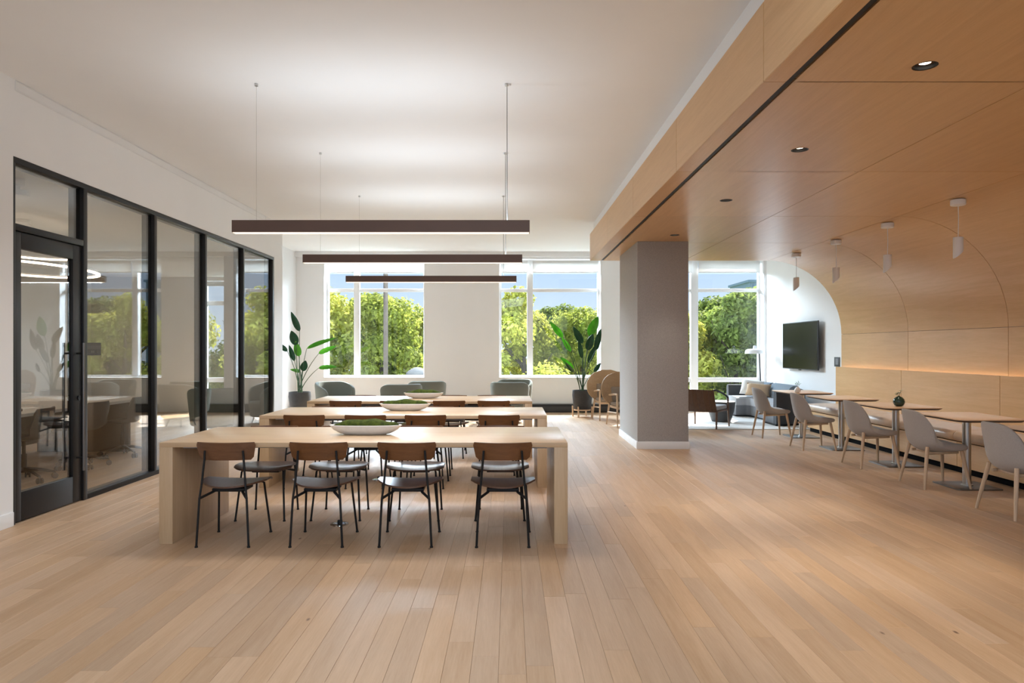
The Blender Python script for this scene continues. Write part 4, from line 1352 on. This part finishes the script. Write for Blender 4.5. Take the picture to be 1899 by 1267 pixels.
obj('disc', lathe(BM(), [(0.07, 0), (0.07, -0.06), (0.05, -0.07)], 24), WPLAS, sd)
obj('lower_ring', lathe(BM(), [(0.03, -0.07), (0.03, -0.11), (0.11, -0.115), (0.11, -0.165), (0.09, -0.17)], 24), WPLAS, sd)

# ---------------------------------------------------------------- outside
struct('ground', box(BM(), (-90, YB + 0.2, -4.3), (110, 140, -4.2)), GRASS)
def crown_mesh(name, seed, mat, n_leaf, rx, ry, z0, z1, size):
    rr = random.Random(seed)
    blobs = []
    for k in range(44):
        t = rr.random()
        z = z0 + (z1 - z0)*t
        taper = math.sin(PI*min(1, 0.12 + 0.80*t))**0.7
        if t > 0.75: taper *= 0.75
        a = rr.uniform(0, 2*PI); q = math.sqrt(rr.random())*taper*0.85
        blobs.append((rx*q*math.cos(a), ry*q*math.sin(a), z, rr.uniform(0.38, 0.85)))
    vs, fs = [], []
    for k in range(n_leaf):
        bx, by, bz, br = rr.choice(blobs)
        d = Vector((rr.gauss(0, 1), rr.gauss(0, 1), rr.gauss(0, 1))).normalized()
        rad = br*(0.45 + 0.6*rr.random())
        p = Vector((bx, by, bz)) + Vector((d.x*rad, d.y*rad, d.z*rad*0.8))
        nrm = (d + Vector((rr.gauss(0, .6), rr.gauss(0, .6), rr.gauss(0, .6) + 0.35))).normalized()
        u, w = ring_frame(nrm)
        a = rr.uniform(0, 2*PI)
        u, w = u*math.cos(a) + w*math.sin(a), w*math.cos(a) - u*math.sin(a)
        s = size*rr.uniform(0.6, 1.35)
        i = len(vs)
        vs += [p - u*s, p + w*s*0.5 + nrm*s*0.15, p + u*s, p - w*s*0.5 + nrm*s*0.15]
        fs.append((i, i+1, i+2, i+3))
    me = bpy.data.meshes.new(name)
    me.from_pydata(vs, [], fs); me.update()
    me.materials.append(mat)
    return me
crowns = [crown_mesh('crown_a', 1, TREE_A, 34000, 2.6, 2.2, -1.4, 3.05, 0.08), crown_mesh('crown_b', 2, TREE_B, 34000, 2.5, 2.2, -1.6, 3.0, 0.08), crown_mesh('crown_c', 5, TREE_C, 34000, 2.7, 2.2, -1.8, 2.95, 0.085)]
def trunk_mesh(seed):
    rr = random.Random(seed)
    bm = BM()
    tube(bm, [(0, 0, -4.2), (0.05, 0, -2.5), (-0.04, 0.05, -0.5), (0.03, 0, 1.4), (0.0, 0, 2.2)], [0.22, 0.16, 0.11, 0.06, 0.02], 8)
    for k in range(9):
        a = rr.uniform(0, 2*PI); z = rr.uniform(-1.4, 1.3); L = rr.uniform(0.9, 1.7)
        tube(bm, [(0, 0, z), (0.5*L*math.cos(a), 0.5*L*math.sin(a), z + 0.45*L), (L*math.cos(a), L*math.sin(a), z + 1.1*L)], [0.035, 0.025, 0.01], 6)
    return mesh_of('trunk', bm, BARK)
trunks = [trunk_mesh(4), trunk_mesh(8)]
TREES = [(-14.6, 25.5, 1, 1.0, 0.3, 'green tree seen at the far left of the meeting room window'), (-12.0, 24.5, 0, 0.98, 1.4, 'yellow green tree filling the meeting room window'), (-9.6, 27.5, 1, 1.0, 4.0, 'green tree between the meeting room window and left window'),
         (-7.0, 24.3, 0, 1.13, 0.7, 'yellow green tree at the left edge of the left window'), (-4.55, 25.0, 1, 1.02, 3.1, 'green tree in the middle of the left window'), (-2.6, 27.5, 0, 1.02, 5.2, 'yellow green tree at the right of the left window'),
         (0.5, 24.2, 0, 1.04, 4.3, 'yellow green tree at the left of the middle window'), (2.75, 26.5, 1, 0.90, 0.2, 'green tree in the middle of the middle window, a little lower'), (5.0, 24.0, 0, 0.98, 2.6, 'yellow green tree at the right of the middle window'),
         (7.6, 23.4, 2, 1.02, 1.1, 'dark green tree left in the right window'), (9.9, 24.8, 2, 1.07, 3.6, 'dark green tree right in the right window'), (12.4, 26.0, 1, 1.05, 5.0, 'green tree beyond the right edge of the right window'),
         (-6.6, 30.5, 2, 1.12, 2.2, 'dark green tree behind the others in the left window'), (1.9, 31.0, 2, 1.0, 0.9, 'dark green tree behind the others in the middle window'), (-10.9, 31.5, 2, 0.95, 5.5, 'dark green tree behind the meeting room window trees'),
         (8.2, 28.6, 2, 1.06, 2.0, 'dark green tree behind the others in the right window'), (11.6, 31.5, 1, 1.12, 4.6, 'green tree farthest back in the right window')]
for k, (x_, y_, c, s_, a, lab) in enumerate(TREES):
    o = thing('deciduous_tree', lab, 'tree', (x_, y_, -4.2), a, 'trees outside the windows')
    cr_ = obj('crown', crowns[c], None, o, (0, 0, 4.2))
    cr_.scale = (s_, s_, s_)
    cr_['kind'] = 'stuff'
    obj('trunk', trunks[k % 2], None, o, (0, 0, 4.2))

# post and boulder seen through the left window
po_ = thing('lamp_post', 'slim tan post outside crossing the left window', 'post', (-3.80, 21.5, -4.2))
obj('shaft', lathe(BM(), [(0.085, 0), (0.072, 2.0), (0.070, 9.2), (0.03, 9.25)], 16), TAN, po_)
obj('base', lathe(BM(), [(0.16, 0), (0.16, 0.25), (0.10, 0.32), (0.086, 0.34)], 16), TAN, po_)
bm = BM()
bmesh.ops.create_icosphere(bm, subdivisions=3, radius=0.30)
rr = random.Random(3)
for v_ in bm.verts:
    f = 1 + 0.12*math.sin(v_.co.x*9 + 1)*math.cos(v_.co.y*7) + 0.05*math.sin(v_.co.z*15)
    v_.co = Vector((v_.co.x*f*1.2, v_.co.y*f, v_.co.z*f*0.85))
bo = obj('boulder', bm, STONE, None, (-2.93, 22.0, 0.60), angle=80)
tag(bo, 'pale rounded boulder outside at the lower right of the left window', 'stone')
pl_ = obj('garden_plinth', box(BM(), (-0.6, -0.5, 0), (0.6, 0.5, 4.50), 0.02), STONE, None, (-2.93, 22.0, -4.2))
tag(pl_, 'stone plinth outside carrying the boulder, below the left window', 'plinth')

# far building over the tree tops
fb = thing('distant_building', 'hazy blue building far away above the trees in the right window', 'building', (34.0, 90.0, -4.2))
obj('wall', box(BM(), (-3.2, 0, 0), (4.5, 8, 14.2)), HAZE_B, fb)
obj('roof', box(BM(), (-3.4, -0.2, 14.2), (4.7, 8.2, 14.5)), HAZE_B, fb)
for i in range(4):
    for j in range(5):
        obj('window', box(BM(), (-2.8 + i*1.8, -0.12, 12.8 - j*1.9), (-1.6 + i*1.8, 0.0, 13.9 - j*1.9)), HAZE_G, fb)
